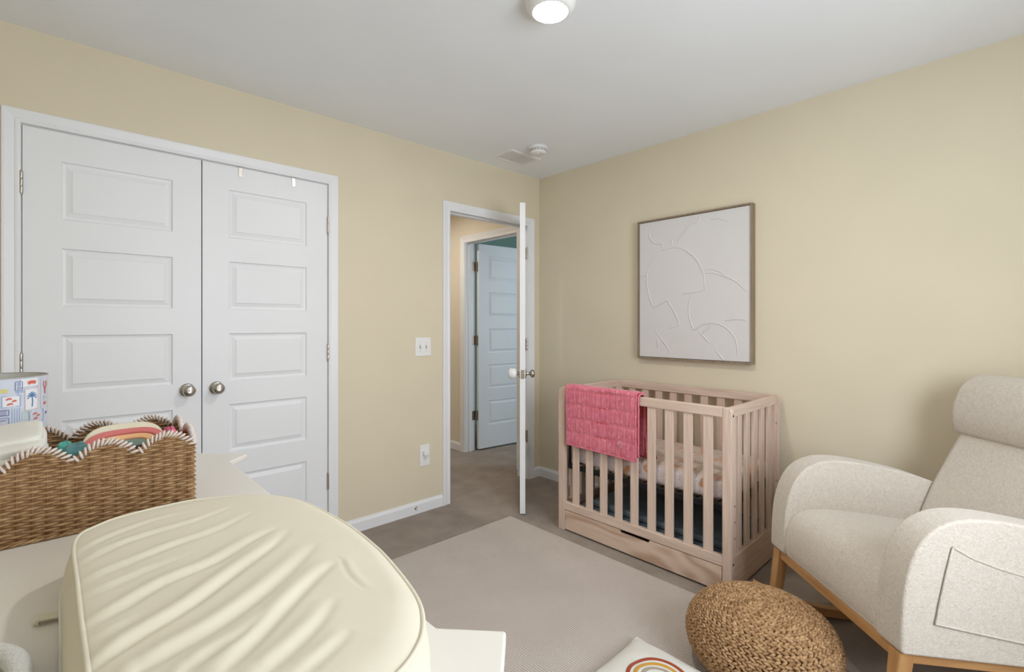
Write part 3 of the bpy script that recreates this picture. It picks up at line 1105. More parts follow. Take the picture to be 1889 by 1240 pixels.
def drape(y0_, y1_, zf, zb, off, seed, amp=1.0, lean=0.0):
    """cloth over the rail: path from the front hem up, over and down inside"""
    xo, xi, zt = CX0 - .010 - off, CX0 + PT + .010 + off, CT + .010 + off
    path = []
    nf = 46
    for k in range(nf):
        path.append((xo, zf + (zt - .018 - zf) * k / (nf - 1)))
    for k in range(1, 6):
        a = math.pi - math.pi / 2 * k / 5
        path.append((xo + .018 + .018 * math.cos(a), zt - .018 + .018 * math.sin(a)))
    for k in range(0, 6):
        a = math.pi / 2 - math.pi / 2 * k / 5
        path.append((xi - .018 + .018 * math.cos(a), zt - .018 + .018 * math.sin(a)))
    nb = 34
    for k in range(1, nb):
        path.append((xi + lean * (k / nb) ** 1.5, zt - .018 + (zb - zt + .018) * k / (nb - 1)))
    rnd = random.Random(seed)
    ph = [rnd.uniform(0, 6.28) for _ in range(12)]
    ny = 110
    s_acc = [0]
    for k in range(1, len(path)):
        s_acc.append(s_acc[-1] + math.hypot(path[k][0] - path[k - 1][0], path[k][1] - path[k - 1][1]))

    def fn(i, j):
        x, z = path[i]
        v = j / (ny - 1)
        y = y0_ + (y1_ - y0_) * v
        p0 = path[max(i - 1, 0)]
        p1 = path[min(i + 1, len(path) - 1)]
        tx, tz = p1[0] - p0[0], p1[1] - p0[1]
        l = math.hypot(tx, tz) or 1
        nx, nz = -tz / l, tx / l
        s = s_acc[i]
        band = s / .082
        bi = int(band)
        fr_ = band - bi
        quilt = 1 - abs(2 * fr_ - 1) ** 5
        d = .0045 * quilt
        wr = math.sin(y * 330 + 1.6 * math.sin(z * 22 + ph[bi % 12]) + ph[bi % 12]) * .5 + math.sin(y * 197 + ph[(bi + 3) % 12] + 9 * z) * .5
        d += .0022 * wr * quilt * amp
        d += .004 * math.sin(y * 14 + ph[0]) * (1 if i < nf else .3)
        ed = min(v, 1 - v)
        d -= .004 * max(0, 1 - ed / .03)
        if i < nf:
            d = max(d, -.004)
        sagy = .010 * math.sin(z * 13 + seed) * (0.2 if v < .5 else .5)
        return (x + nx * d, y + sagy * (v - .3), z + nz * d + (.012 * (v - .5) if i < 6 else 0))

    g = MB()
    g.grid(len(path), ny, fn)
    return g, fn, len(path), ny


g, fn_, np_, ny_ = drape(1.412, 1.895, .530, .545, .012, 3)
bo = obj('quilt', g, PINK, bl, smooth=True)
so = bo.modifiers.new('solid', 'SOLIDIFY')
so.thickness = .006
so.offset = -1
hem = [fn_(0, j) for j in range(0, ny_, 3)]
obj('binding', MB().tube(hem, .0055, 8), PINK, bo, smooth=True)
side = [fn_(i, 0) for i in range(0, np_, 2)]
obj('binding', MB().tube(side, .0050, 8), PINK, bo, smooth=True)
g, fn_, np_, ny_ = drape(1.404, 1.885, .548, .525, .004, 9, .6, .035)
bo2 = obj('lining_layer', g, PINKIN, bl, smooth=True, label='darker coral underside of the blanket')
so = bo2.modifiers.new('solid', 'SOLIDIFY')
so.thickness = .004
so.offset = -1
side = [fn_(i, 0) for i in range(0, np_, 2)]
obj('binding', MB().tube(side, .0050, 8), PINK, bo2, smooth=True)
# loose inner tail that flares towards the room
tl = MB()
tl.grid(16, 12, lambda i, j: (CX0 + PT + .030 + .030 * (i / 15) ** 1.3 + .010 * math.sin(j * 1.1) * i / 15,
                              1.440 - (.048 + .042 * (i / 15)) * j / 11, .832 - .300 * i / 15))
to = obj('inner_tail', tl, PINKIN, bl, smooth=True)
so = to.modifiers.new('solid', 'SOLIDIFY')
so.thickness = .010
# embroidered flower
fx = CX0 - .0295
for k in range(8):
    a = 2 * math.pi * k / 8
    obj('embroidered_petal', MB().tube([(fx, 1.505 + .007 * math.cos(a), .600 + .007 * math.sin(a)), (fx, 1.505 + .022 * math.cos(a), .600 + .022 * math.sin(a))],
                                       .0012, 5), P_PNK, bo)

# ------------------------------------------------------------------ rocking armchair (local x = towards its back, y = away from the camera)
ch = thing('rocking_armchair', 'cream boucle rocking armchair with headrest and honey wood legs', 'armchair', (2.003, 0.506, 0), math.radians(-43.2))


def extr(prof, ya, yb, n=6, closed_pts=None):
    return MB().prism(prof, lambda p, s: (p[0], ya if s == 0 else yb, p[1]))


top = [(p.x, p.y) for p in spline([(0.0, .310, 0), (0.002, .40, 0), (0.012, .50, 0), (.040, .590, 0), (.085, .648, 0), (.150, .680, 0), (.230, .686, 0),
                                   (.340, .672, 0), (.520, .632, 0), (.690, .572, 0), (.760, .545, 0)], 5)]
armp = top + [(.770, .20), (.70, .222), (.35, .262), (.004, .300)]
for ya, yb in ((.250, .352), (-.352, -.250)):
    arm = obj('arm', extr(armp, ya, yb), BOUCLE, ch, world=False, bevel=.038, seg=5, smooth=True, angle=50)
    if ya < 0:
        pk = [(.143, .610), (.20, .578), (.28, .548), (.36, .524), (.46, .500), (.56, .480), (.56, .290), (.44, .318), (.32, .342), (.20, .368), (.092, .392), (.105, .45), (.125, .54)]
        obj('side_pocket', extr(pk, -.3570, -.350), BOUCLE, arm, world=False, bevel=.0030, seg=3, smooth=True)
        obj('pocket_piping', MB().tube([(x, -.3565, z) for x, z in pk[:6]], .0035, 6), BOUCLE, arm, world=False, smooth=True)
        obj('pocket_piping', MB().tube([(x, -.3565, z) for x, z in (pk[6:] + pk[:1])], .0030, 6), BOUCLE, arm, world=False, smooth=True)
seat = [(p.x, p.y) for p in spline([(.012, .300, 0), (.004, .34, 0), (.010, .40, 0), (.032, .450, 0), (.070, .480, 0), (.13, .490, 0), (.25, .482, 0), (.40, .462, 0), (.60, .430, 0)], 5)]
obj('seat', extr(seat + [(.62, .24), (.35, .262)], -.252, .252), BOUCLE, ch, world=False, bevel=.012, seg=3, smooth=True, angle=50)
back = [(p.x, p.y) for p in spline([(.520, .36, 0), (.545, .47, 0), (.60, .60, 0), (.665, .72, 0), (.722, .82, 0), (.775, .93, 0), (.800, .99, 0)], 4)]
back += [(.835, 1.010), (.880, 1.000), (.905, .97), (.860, .80), (.80, .60), (.75, .40), (.72, .26), (.58, .25)]
obj('backrest', extr(back, -.256, .256), BOUCLE, ch, world=False, bevel=.030, seg=4, smooth=True, angle=50)
hd = [(p.x, p.y) for p in spline([(.716, .800, 0), (.692, .835, 0), (.688, .890, 0), (.702, .950, 0), (.735, 1.005, 0), (.785, 1.035, 0), (.850, 1.038, 0), (.900, 1.010, 0),
                                  (.905, .95, 0), (.86, .86, 0), (.80, .805, 0)], 5, closed=True)]
obj('headrest', extr(hd, -.264, .264), BOUCLE, ch, world=False, bevel=.045, seg=6, smooth=True, angle=50)
# wooden undercarriage
obj('front_rail', MB().box((.012, -.330, .262), (.034, .330, .300)), OAK[1], ch, world=False, bevel=.003)
obj('rear_rail', MB().box((.640, -.300, .196), (.662, .300, .236)), OAK[1], ch, world=False, bevel=.003)
for y in (-.318, .318):
    obj('side_rail', MB().prism([(.034, .262), (.70, .190), (.70, .228), (.034, .298)], lambda p, s: (p[0], y - .012 + .024 * s, p[1])), OAK[0], ch, world=False, bevel=.003)
    for xt, xb in ((.028, .000), (.640, .690)):
        zt, zb = (.298, .085) if xt < .1 else (.235, .078)
        hw_ = .0225
        mb = MB()
        mb.add([(xb - hw_ * .8, y - hw_ * .8, zb), (xb + hw_ * .8, y - hw_ * .8, zb), (xb + hw_ * .8, y + hw_ * .8, zb), (xb - hw_ * .8, y + hw_ * .8, zb),
                (xt - hw_, y - hw_, zt), (xt + hw_, y - hw_, zt), (xt + hw_, y + hw_, zt), (xt - hw_, y + hw_, zt)],
               [(0, 3, 2, 1), (4, 5, 6, 7), (0, 1, 5, 4), (1, 2, 6, 5), (2, 3, 7, 6), (3, 0, 4, 7)])
        obj('leg', mb, OAK[2], ch, world=False, bevel=.004)
    rk = []
    for k in range(25):
        x = -.085 + .90 * k / 24
        rk.append((x, .0012 + (x - .36) ** 2 * .62))
    prof = rk + [(x, z + .036) for x, z in reversed(rk)]
    obj('rocker', MB().prism(prof, lambda p, s: (p[0], y - .019 + .038 * s, p[1])), OAK[0], ch, world=False, bevel=.004)

# ------------------------------------------------------------------ jute pouf
PX, PY, PR, PH = 1.838, 0.658, 0.247, 0.240
pf = thing('jute_pouf', 'round braided jute pouf in front of the armchair', 'pouf', (PX, PY, RZ))


def pprof(t):
    return PR * abs(math.cos(t * math.pi / 2)) ** .58, PH / 2 + PH / 2 * math.sin(t * math.pi / 2)


core = MB().lathe([(max(0.001, pprof(t / 20)[0] - .006), RZ + max(0.002, min(PH - .006, pprof(t / 20)[1]))) for t in range(-20, 21)], (PX, PY, 0), (0, 0, 1), 48)
obj('core', core, JUTED, pf, smooth=True)
# braid laid in rings: two rows of slanted strands per ring
samp = [pprof(1 - 2 * k / 2000) for k in range(2001)]
pos, acc, last, rings = 0.0, 0.0, samp[0], []
nxt = .010
for p in samp[1:]:
    acc += math.hypot(p[0] - last[0], p[1] - last[1])
    if acc >= nxt:
        rings.append((p, last))
        nxt += .0185
    last = p
bd = MB()
rnd = random.Random(4)
for (r, z), (r2, z2) in rings:
    if z < .008:
        continue
    tl_ = math.hypot(r - r2, z - z2) or 1
    tr, tz = (r - r2) / tl_, (z - z2) / tl_          # down the profile
    nr, nz = -tz, tr                                  # outward normal
    n = max(5, int(2 * math.pi * r / .0200))
    ph = rnd.uniform(0, 6.28)
    for k in range(n):
        for row in (-1, 1):
            a = ph + 2 * math.pi * (k + (.5 if row > 0 else 0)) / n + rnd.uniform(-.12, .12) / n
            er = Vector((math.cos(a), math.sin(a), 0))
            et = Vector((-math.sin(a), math.cos(a), 0))
            dn = er * tr + Vector((0, 0, tz))
            nm = er * nr + Vector((0, 0, nz))
            c = Vector((PX, PY, RZ)) + er * r + Vector((0, 0, z)) + dn * (row * .0044) + nm * rnd.uniform(-.0012, .0012)
            ang = math.radians(20 * row) + rnd.uniform(-.2, .2)
            la = et * math.cos(ang) + dn * math.sin(ang)
            lb = nm.cross(la)
            s_ = rnd.uniform(.88, 1.12)
            if c.z < RZ + .005:
                continue
            bd.ellipsoid(c, la * .0138 * s_, lb * .0056 * s_, nm * .0068, 7, 4)
obj('braid', bd, JUTE, pf, smooth=True, kind='stuff')

# ------------------------------------------------------------------ rainbow cushion on the rug
cu_x0, cu_x1, cu_y0, cu_y1 = 1.262, 1.642, 0.662, 1.042
cu = thing('rainbow_cushion', 'white linen cushion with a rust and mustard rainbow lying on the rug', 'cushion', (1.452, .852, RZ))


def cz(x, y):
    u = (x - 1.452) / .19
    v = (y - .852) / .19
    b_ = max(0, 1 - abs(u) ** 2.6) ** .6 * max(0, 1 - abs(v) ** 2.6) ** .6
    return RZ + .022 + .052 * b_ + .0018 * math.sin(x * 60 + y * 25) * b_


def cpt(u, v):
    # pinch the sides slightly between the corners
    x = 1.452 + .19 * u * (1 - .045 * (1 - v * v))
    y = .852 + .19 * v * (1 - .045 * (1 - u * u))
    return x, y


n = 41


def ctop(i, j):
    u, v = -1 + 2 * i / (n - 1), -1 + 2 * j / (n - 1)
    x, y = cpt(u, v)
    return (x, y, cz(1.452 + .19 * u, .852 + .19 * v))


cb = MB()
cb.grid(n, n, ctop)
obj('cover_front', cb, LINEN, cu, smooth=True)
cb = MB()
cb.grid(n, n, lambda i, j: (*cpt(-1 + 2 * i / (n - 1), -1 + 2 * j / (n - 1)),
                            RZ + .001 + .021 * max(abs(-1 + 2 * i / (n - 1)), abs(-1 + 2 * j / (n - 1))) ** 6))
obj('cover_back', cb, LINEN, cu, smooth=True)
rim = [ctop(i, 0) for i in range(n)] + [ctop(n - 1, j) for j in range(1, n)] + [ctop(i, n - 1) for i in range(n - 2, -1, -1)] + [ctop(0, j) for j in range(n - 2, 0, -1)]
obj('seam', MB().tube(rim, .0025, 6, closed=True), LINEN, cu, smooth=True)
rc_ = Vector((1.440, .830))
for ra, rb, m_ in ((.094, .108, RUST), (.070, .084, MUST), (.046, .060, TAUPE)):
    mb = MB()
    for (zo) in (0,):
        pts = []
        na = 40
        a0 = math.radians(41 - 97)
        for k in range(na + 1):
            a = a0 + math.radians(194) * k / na
            for q in range(4):
                r = ra + (rb - ra) * q / 3
                x, y = rc_.x + r * math.cos(a), rc_.y + r * math.sin(a)
                pts.append((x, y, cz(x, y) + (.0028 if q in (1, 2) else .0006)))
        ff = [(4 * k + q, 4 * k + 4 + q, 4 * k + 5 + q, 4 * k + 1 + q) for k in range(na) for q in range(3)]
        mb.add(pts, ff)
    obj('rainbow_band', mb, m_, cu, smooth=True)

# ------------------------------------------------------------------ dresser under the camera
DZ = 0.797
dr = thing('dresser', 'off-white lacquered dresser with angled corner blocks under the changing pad', 'dresser', (0.03, 1.19, 0))
tp = [(.412, .602), (.482, .526), (.340, .384), (-.36, .384), (-.36, 2.005), (.345, 2.005), (.484, 1.856), (.418, 1.795)]
obj('top', MB().prism(tp, lambda p, s: (p[0], p[1], DZ - .018 + .018 * s)), DRESS, dr, bevel=.004, seg=3)
obj('body', MB().box((-.345, .48, .10), (.375, 1.91, DZ - .0185)), DRESS, dr, bevel=.004)
f0 = None
for c in range(2):
    for r in range(3):
        ya, za = .50 + c * .70, .125 + r * .215
        d_ = obj('drawer_front', MB().box((.3755, ya, za), (.393, ya + .69, za + .200)), DRESS, dr, bevel=.004)
        for q in (.18, .51):
            obj('drawer_knob', MB().lathe([(.008, 0), (.007, .012), (.014, .018), (.014, .024), (.0, .027)], (.393, ya + q, za + .10), (1, 0, 0), 16), NICKEL, d_, smooth=True)
for x, y in ((-.30, .53), (-.30, 1.86), (.33, .53), (.33, 1.86)):
    obj('leg', MB().box((x - .022, y - .022, 0), (x + .022, y + .022, .10)), DRESS, dr, bevel=.004)

# changing pad
PZ1 = 0.884
OUT = [(.025, 1.099), (.060, 1.160), (.112, 1.183), (.202, 1.188), (.280, 1.172), (.335, 1.138), (.371, 1.070), (.386, .998), (.395, .869), (.391, .760),
       (.382, .685), (.362, .585), (.340, .530), (.305, .487), (.250, .455), (.150, .435), (.075, .450), (.038, .500), (.027, .600), (.026, .706), (.024, .900)]
ol = [(p.x, p.y) for p in spline([(x, y, 0) for x, y in OUT], 24, closed=True)]
pcx, pcy = .21, .82


# creases of the slack cover: path, half width, depth
FOLDS = [([(0.028, 1.035), (0.074, 1.067), (0.131, 1.093), (0.192, 1.099)], .009, .0030),
         ([(0.03, 0.982), (0.092, 1.015), (0.18, 1.031), (0.267, 1.076)], .010, .0034),
         ([(0.033, 0.91), (0.084, 0.922), (0.141, 0.939), (0.207, 0.958), (0.28, 1.015)], .011, .0040),
         ([(0.036, 0.86), (0.063, 0.863), (0.105, 0.875), (0.153, 0.88)], .010, .0030),
         ([(0.032, 0.777), (0.063, 0.787), (0.11, 0.814), (0.172, 0.828), (0.241, 0.875), (0.282, 0.895)], .012, .0052),
         ([(0.036, 0.684), (0.074, 0.702), (0.127, 0.727), (0.197, 0.782), (0.258, 0.832), (0.296, 0.882)], .013, .0058),
         ([(0.067, 0.635), (0.097, 0.642), (0.142, 0.656), (0.201, 0.692), (0.262, 0.744), (0.31, 0.796)], .014, .0056),
         ([(0.102, 0.599), (0.132, 0.609), (0.156, 0.618), (0.194, 0.647)], .010, .0036),
         ([(0.132, 0.574), (0.168, 0.6), (0.221, 0.647), (0.279, 0.695), (0.307, 0.713)], .013, .0050),
         ([(0.157, 0.54), (0.189, 0.555), (0.231, 0.583), (0.267, 0.621)], .012, .0040),
         ([(0.186, 0.512), (0.22, 0.526), (0.255, 0.546)], .010, .0030),
         ([(0.033, 0.734), (0.054, 0.738), (0.078, 0.745)], .008, .0028),
         ([(0.316, 0.715), (0.304, 0.661), (0.305, 0.603)], .006, .0014)]
FOLDS = [([(p.x, p.y) for p in spline([(x, y, 0) for x, y in ([(2 * pts[0][0] - pts[1][0], 2 * pts[0][1] - pts[1][1])] if pts[0][0] < .04 else []) + pts], 3)], w_, d_) for pts, w_, d_ in FOLDS]


def fold(x, y):
    z = 0.0
    for pts, w_, dep in FOLDS:
        if y < pts[0][1] - .10 or y > pts[-1][1] + .10 and y > pts[0][1] + .10:
            continue
        best, sd, tt = 1e9, 0, 0
        m_ = len(pts) - 1
        for k in range(m_):
            ax, ay = pts[k]
            bx_, by_ = pts[k + 1]
            dx, dy = bx_ - ax, by_ - ay
            l2 = dx * dx + dy * dy
            t = max(0, min(1, ((x - ax) * dx + (y - ay) * dy) / l2))
            ex_, ey_ = x - ax - t * dx, y - ay - t * dy
            d2 = ex_ * ex_ + ey_ * ey_
            if d2 < best:
                best, sd, tt = d2, (1 if dx * ey_ - dy * ex_ > 0 else -1), (k + t) / m_
        d = math.sqrt(best)
        env = min(1, (1 - tt) / .45) ** .8 * (.55 + .45 * min(1, tt / .15))
        sdd = sd * d
        z += dep * env * (.75 * math.exp(-((sdd - w_ * 1.25) / (w_ * .95)) ** 2) - .8 * math.exp(-((sdd + .1 * w_) / (w_ * .55)) ** 2) * (1 if tt < 1 or d < w_ else .3))
    return z


RN, SN = 84, len(ol)
pd = thing('changing_pad', 'cream contoured changing pad with a wrinkled cover on the dresser', 'changing pad', (pcx, pcy, DZ))
mb = MB()


def pad_pt(i, j):
    ox, oy = ol[i]
    t = j / (RN - 1)
    if t <= .84:
        q = t / .84
        k = 1 - (1 - q) ** 1.0
        x, y = pcx + (ox - pcx) * k, pcy + (oy - pcy) * k
        e = max(0, (q - .86) / .14)
        right = max(0, min(1, (x - .20) / .12))
        z = PZ1 + .010 * (1 - q ** 2) - (.012 * e ** 2.2) * (0.25 + .75 * right)
        z += fold(x, y) * (1 - .6 * e)
        return (x, y, z)
    q = (t - .84) / .16
    d = Vector((ox - pcx, oy - pcy)).normalized()
    b_ = .012 * math.sin(q * math.pi * .85)
    left = max(0, min(1, (.12 - ox) / .10))
    zt = PZ1 - .012 * (0.25 + .75 * max(0, min(1, (ox - .20) / .12))) + fold(ox, oy) * .2
    x = ox + d.x * b_ - .012 * left * q
    return (x, oy + d.y * b_, zt + (DZ + .001 - zt) * q)


mb.grid(SN, RN, pad_pt, closed_u=True)
k0 = len(mb.v)
obj('cover', mb, PADC, pd, smooth=True)
edge = int(round(.845 * (RN - 1)))
pp = [Vector(pad_pt(i, edge)) for i in range(SN)]
pp = [p + Vector((p.x - pcx, p.y - pcy, 0)).normalized() * .0010 + Vector((0, 0, .0010)) for p in pp]
obj('piping', MB().tube(pp, .0032, 8, closed=True), PADC, pd, smooth=True)
lowp = [Vector(pad_pt(i, RN - 3)) for i in range(SN)]
obj('base_seam', MB().tube([p + Vector((p.x - pcx, p.y - pcy, 0)).normalized() * .001 for p in lowp], .0022, 6, closed=True), PADV, pd, smooth=True)
# webbing strap and buckle lying beside the pad
st = obj('strap', MB().prism([(-.022, 0), (-.030, .004), (-.026, .010), (.000, .0085), (.030, .0065), (.030, .0045), (.000, .0060), (-.023, .0065), (-.024, .004)],
                             lambda p, s: (.005 + p[0], 1.000 + .020 * s - p[0] * .25, DZ + .001 + p[1])), PADC, pd, smooth=False, bevel=.001)

# ------------------------------------------------------------------ wicker basket
BX0, BX1, BY0, BY1 = -.193, .247, 1.400, 1.680
LXB, LYB = BX1 - BX0, BY1 - BY0
PER = 2 * (LXB + LYB)


def bpos(s, off=0.0):
    s %= PER
    if s < LXB:
        return BX0 + s, BY0 - off
    s -= LXB
    if s < LYB:
        return BX1 + off, BY0 + s
    s -= LYB
    if s < LXB:
        return BX1 - s, BY1 + off
    s -= LXB
    return BX0 - off, BY1 - s


SCAL = []                                    # scallops: start and length along the rim
_s = 0.0
for _n, _l in ((4, LXB), (2, LYB), (4, LXB), (2, LYB)):
    for _k in range(_n):
        SCAL.append((_s, _l / _n))
        _s += _l / _n


def btop(s):
    s %= PER
    for a, l in SCAL:
        if a <= s < a + l:
            return .952 + .036 * abs(math.sin(math.pi * (s - a) / l)) ** .8
    return .952


bk = thing('wicker_basket', 'woven rattan basket with white-stitched scalloped rim on the dresser', 'basket', ((BX0 + BX1) / 2, (BY0 + BY1) / 2, DZ))
STK = 64
SP = PER / STK
wv = MB()
rnd = random.Random(11)
row = 0
z = DZ + .010
SUB = 4
while z < .990:
    run = []
    zr = [rnd.uniform(-.0009, .0009) for _ in range(STK + 1)]
    base_r = .00255 * rnd.uniform(.9, 1.1)
    for k in range(STK * SUB + 1):
        s = k * SP / SUB
        if z < btop(s) - .003:
            a = .0036 * math.cos(math.pi * s / SP + math.pi * row)
            x, y = bpos(s, a)
            kk = k / SUB
            i0 = int(kk) % STK
            f_ = kk - int(kk)
            dz = zr[i0] * (1 - f_) + zr[(i0 + 1) % STK] * f_
            run.append((x, y, z + dz))
        else:
            if len(run) > 2:
                wv.tube(run, base_r, 5)
            run = []
    if len(run) > 2:
        wv.tube(run, base_r, 5)
    z += .0056
    row += 1
obj('weave', wv, WICKER, bk, smooth=True, kind='stuff')
sk = MB()
for k in range(STK):
    s = k * SP
    x, y = bpos(s)
    sk.tube([(x, y, DZ + .002), (x, y, btop(s) - .002)], .0021, 5)
obj('stakes', sk, WICKERD, bk, smooth=True, kind='stuff')
br = MB()
for q in (0, 1):
    br.tube([(*bpos(k * PER / 300, .0025 + .0022 * math.cos(k * .9 + q * math.pi)), DZ + .0048 + .0020 * math.sin(k * .9 + q * math.pi)) for k in range(300)], .0026, 5, closed=True)
obj('base_braid', br, WICKER, bk, smooth=True)
obj('bottom', MB().box((BX0 + .003, BY0 + .003, DZ + .0015), (BX1 - .003, BY1 - .003, DZ + .006)), WICKERD, bk)
ln = MB()
ln.grid(133, 2, lambda i, j: (*bpos(i * PER / 132, 0), DZ + .004 if j == 0 else btop(i * PER / 132) - .004))
obj('lining', ln, WICKERD, bk)
for sa, sl_ in SCAL:
    st_ = MB()
    n = int(round(sl_ / .0072))
    rp_ = [(*bpos(sa + sl_ * k / 24 * .9999, 0), btop(sa + sl_ * k / 24 * .9999) - .001) for k in range(25)]
    rimo = obj('scallop_rim', MB().tube(rp_, .0036, 6), WICKERD, bk, smooth=True)
    for k in range(n):
        s = sa + sl_ * (k + .5) / n
        x, y = bpos(s)
        p_a, p_b = bpos(s - .001), bpos(s + .001)
        d = Vector((p_b[0] - p_a[0], p_b[1] - p_a[1], btop(s + .001) - btop(s - .001))).normalized()
        hx = Vector((d.x, d.y, 0)).normalized()
        nrm = Vector((hx.y, -hx.x, 0))
        upv = nrm.cross(d)
        if upv.z < 0:
            upv = -upv
        jit = rnd.uniform(-.15, .15)
        long_ = (upv * .9 + d * (.45 + jit)).normalized()
        st_.ellipsoid(Vector((x, y, btop(s))) - upv * .0015 + upv * rnd.uniform(-.0012, .0012), d * .0037, nrm * .0072, long_ * .0102, 8, 6)
    obj('rim_stitching', st_, CORD, rimo, smooth=True)


# ------------------------------------------------------------------ what lies in the basket
def blob(c, r, seed, e=.55, wr=.06, nu=48, nv=26, rot=0.0, tilt=(0, 0)):
    rnd = random.Random(seed)
    ph = [rnd.uniform(0, 6.28) for _ in range(8)]
    sg = lambda v, p: math.copysign(abs(v) ** p, v)
    M_ = Matrix.Rotation(rot, 3, 'Z') @ Matrix.Rotation(tilt[0], 3, 'X') @ Matrix.Rotation(tilt[1], 3, 'Y')
    mb = MB()

    def fn(i, j):
        a = 2 * math.pi * i / nu
        b_ = math.pi * (j / (nv - 1) - .5)
        k = 1 + wr * (math.sin(3 * a + 2 * b_ + ph[0]) * .5 + math.sin(7 * a - 3 * b_ + ph[1]) * .4 + math.sin(11 * b_ + 2 * a + ph[2]) * .4)
        p = Vector((r[0] * sg(math.cos(a), e) * sg(math.cos(b_), e) * k, r[1] * sg(math.sin(a), e) * sg(math.cos(b_), e) * k, r[2] * sg(math.sin(b_), e) * k))
        p = M_ @ p
        return (c[0] + p.x, c[1] + p.y, c[2] + p.z)
    mb.grid(nu, nv, fn, closed_u=True)
    return mb


wc = thing('folded_cloth', 'folded white linen cloth at the left end of the basket', 'cloth', (-.095, 1.505, DZ + .01))
for k, (za, zb, x1, y0_) in enumerate(((.812, .872, -.012, 1.412), (.873, .915, -.010, 1.414))):
    M_ = Matrix.Translation((-.1, 1.5, 0)) @ Matrix.Rotation(math.radians(2.0 * k - 3), 4, 'Z') @ Matrix.Translation((.1, -1.5, 0))
    if k > 2:
        M_ = M_ @ Matrix.Translation((0, 1.5, .98)) @ Matrix.Rotation(math.radians(7), 4, 'X') @ Matrix.Translation((0, -1.5, -.98))
    obj('fold', MB().box((-.178, y0_, za), (x1, 1.600, zb), M_), LINEN, wc, bevel=.011, seg=4, smooth=True)
for k, (c_, r_, tl_) in enumerate((((-.097, 1.508, .942), (.084, .094, .030), (.05, -.03)), ((-.098, 1.520, .972), (.083, .082, .026), (.13, -.06)),
                                  ((-.092, 1.535, .996), (.072, .066, .014), (.16, -.10)))):
    obj('fold', blob(c_, r_, 21 + k, .34, .018, 64, 30, 0.04 * (k - 1), tl_), LINEN, wc, smooth=True)
tc = obj('teal_cloth', blob((.037, 1.478, .905), (.031, .056, .070), 3, .62, .035), TEALC, smooth=True, origin=(.037, 1.475, .84))
tag(tc, 'teal cloth bundle beside the white cloth in the basket', 'cloth')
aq = obj('aqua_cloth', blob((.016, 1.570, .905), (.019, .030, .062), 8, .62, .03), AQUA, smooth=True, origin=(.018, 1.548, .845))
tag(aq, 'bright aqua scrap of cloth behind the teal bundle', 'cloth')
pk_ = obj('pink_cloth', blob((.214, 1.50, .895), (.018, .075, .088), 5, .7, .03), PINKC, smooth=True, origin=(.216, 1.50, .815))
tag(pk_, 'hot pink cloth at the right end of the basket', 'cloth')
pk2 = obj('pink_cloth', blob((.150, 1.430, .885), (.030, .013, .068), 15, .6, .05), PINKC, smooth=True, origin=(.150, 1.430, .82))
tag(pk2, 'sliver of hot pink cloth showing in the front dip of the basket', 'cloth')
# rainbow soft toy leaning back in the basket
rt = thing('rainbow_soft_toy', 'soft fabric rainbow toy in red, peach and green lying in the basket', 'toy', (.120, 1.505, .90))
O_ = Vector((.122, 1.480, .945))
ex = Vector((1, .10, 0)).normalized()
ez = Vector((0, .74, .67)).normalized()
en = ex.cross(ez)
if en.y > 0:
    en = -en


def half(rx, rz, rx2, rz2, n=26):
    sg = lambda v, p: math.copysign(abs(v) ** p, v)
    arc = lambda a_, b_, ks: [(a_ * sg(math.cos(math.pi * k / n), .62), b_ * sg(math.sin(math.pi * k / n), .72)) for k in ks]
    if rx2 <= 0:
        return arc(rx, rz, range(n + 1))
    return arc(rx, rz, range(n + 1)) + arc(rx2, rz2, range(n, -1, -1))


def rbands(name, args, th0, th1, m_, **k):
    poly = half(*args)
    mb = MB().prism(poly, lambda p, s: O_ + ex * p[0] + ez * p[1] + en * (th0 if s == 0 else th1))
    return obj(name, mb, m_, rt, **k)


rbands('cream_back', (.082, .082, 0, 0), -.022, .006, CREAMC, bevel=.007, seg=3, smooth=True)
rbands('red_band', (.080, .056, .064, .040), .002, .014, REDC, bevel=.004, seg=2, smooth=True)
rbands('peach_band', (.063, .039, .046, .024), .002, .013, PEACH, bevel=.004, seg=2, smooth=True)
rbands('green_band', (.045, .023, 0, 0), .002, .012, GREENC, bevel=.004, seg=2, smooth=True)

# ------------------------------------------------------------------ table lamp with printed drum shade
TX, TY, TR, TZ0, TZ1 = -.135, 1.86, .120, .925, 1.109
lm = thing('table_lamp', 'table lamp with a pale blue printed drum shade on the dresser', 'lamp', (TX, TY, DZ))
obj('base', MB().lathe([(.050, 0), (.052, .006), (.046, .012), (.030, .020), (.024, .045), (.032, .075), (.026, .105), (.010, .125), (.008, .150)], (TX, TY, DZ), (0, 0, 1), 32), PLASTIC, lm, smooth=True)
obj('stem', MB().lathe([(.006, .150), (.006, .285)], (TX, TY, DZ), (0, 0, 1), 12), NICKEL, lm, smooth=True)
sh = obj('lamp_shade', MB().lathe([(TR, TZ0), (TR, TZ1)], (TX, TY, 0), (0, 0, 1), 72, cap=False), SHADE, lm, smooth=True)
obj('shade_lining', MB().lathe([(TR - .002, TZ0), (TR - .002, TZ1)], (TX, TY, 0), (0, 0, 1), 72, cap=False), SHADEI, sh, smooth=True)
for zz in (TZ0, TZ1):
    obj('shade_rim', MB().tube([(TX + (TR - .001) * math.cos(2 * math.pi * k / 72), TY + (TR - .001) * math.sin(2 * math.pi * k / 72), zz) for k in range(72)], .0016, 6, closed=True), SHADER, sh, smooth=True)
for k in range(3):
    a = 2 * math.pi * k / 3
    obj('spider_arm', MB().tube([(TX, TY, TZ1 - .03), (TX + (TR - .002) * math.cos(a), TY + (TR - .002) * math.sin(a), TZ1 - .004)], .0015, 6), SHADER, sh)


def sp3(a, z, lift):
    t = math.radians(a)
    return (TX + (TR + lift) * math.cos(t), TY + (TR + lift) * math.sin(t), z)


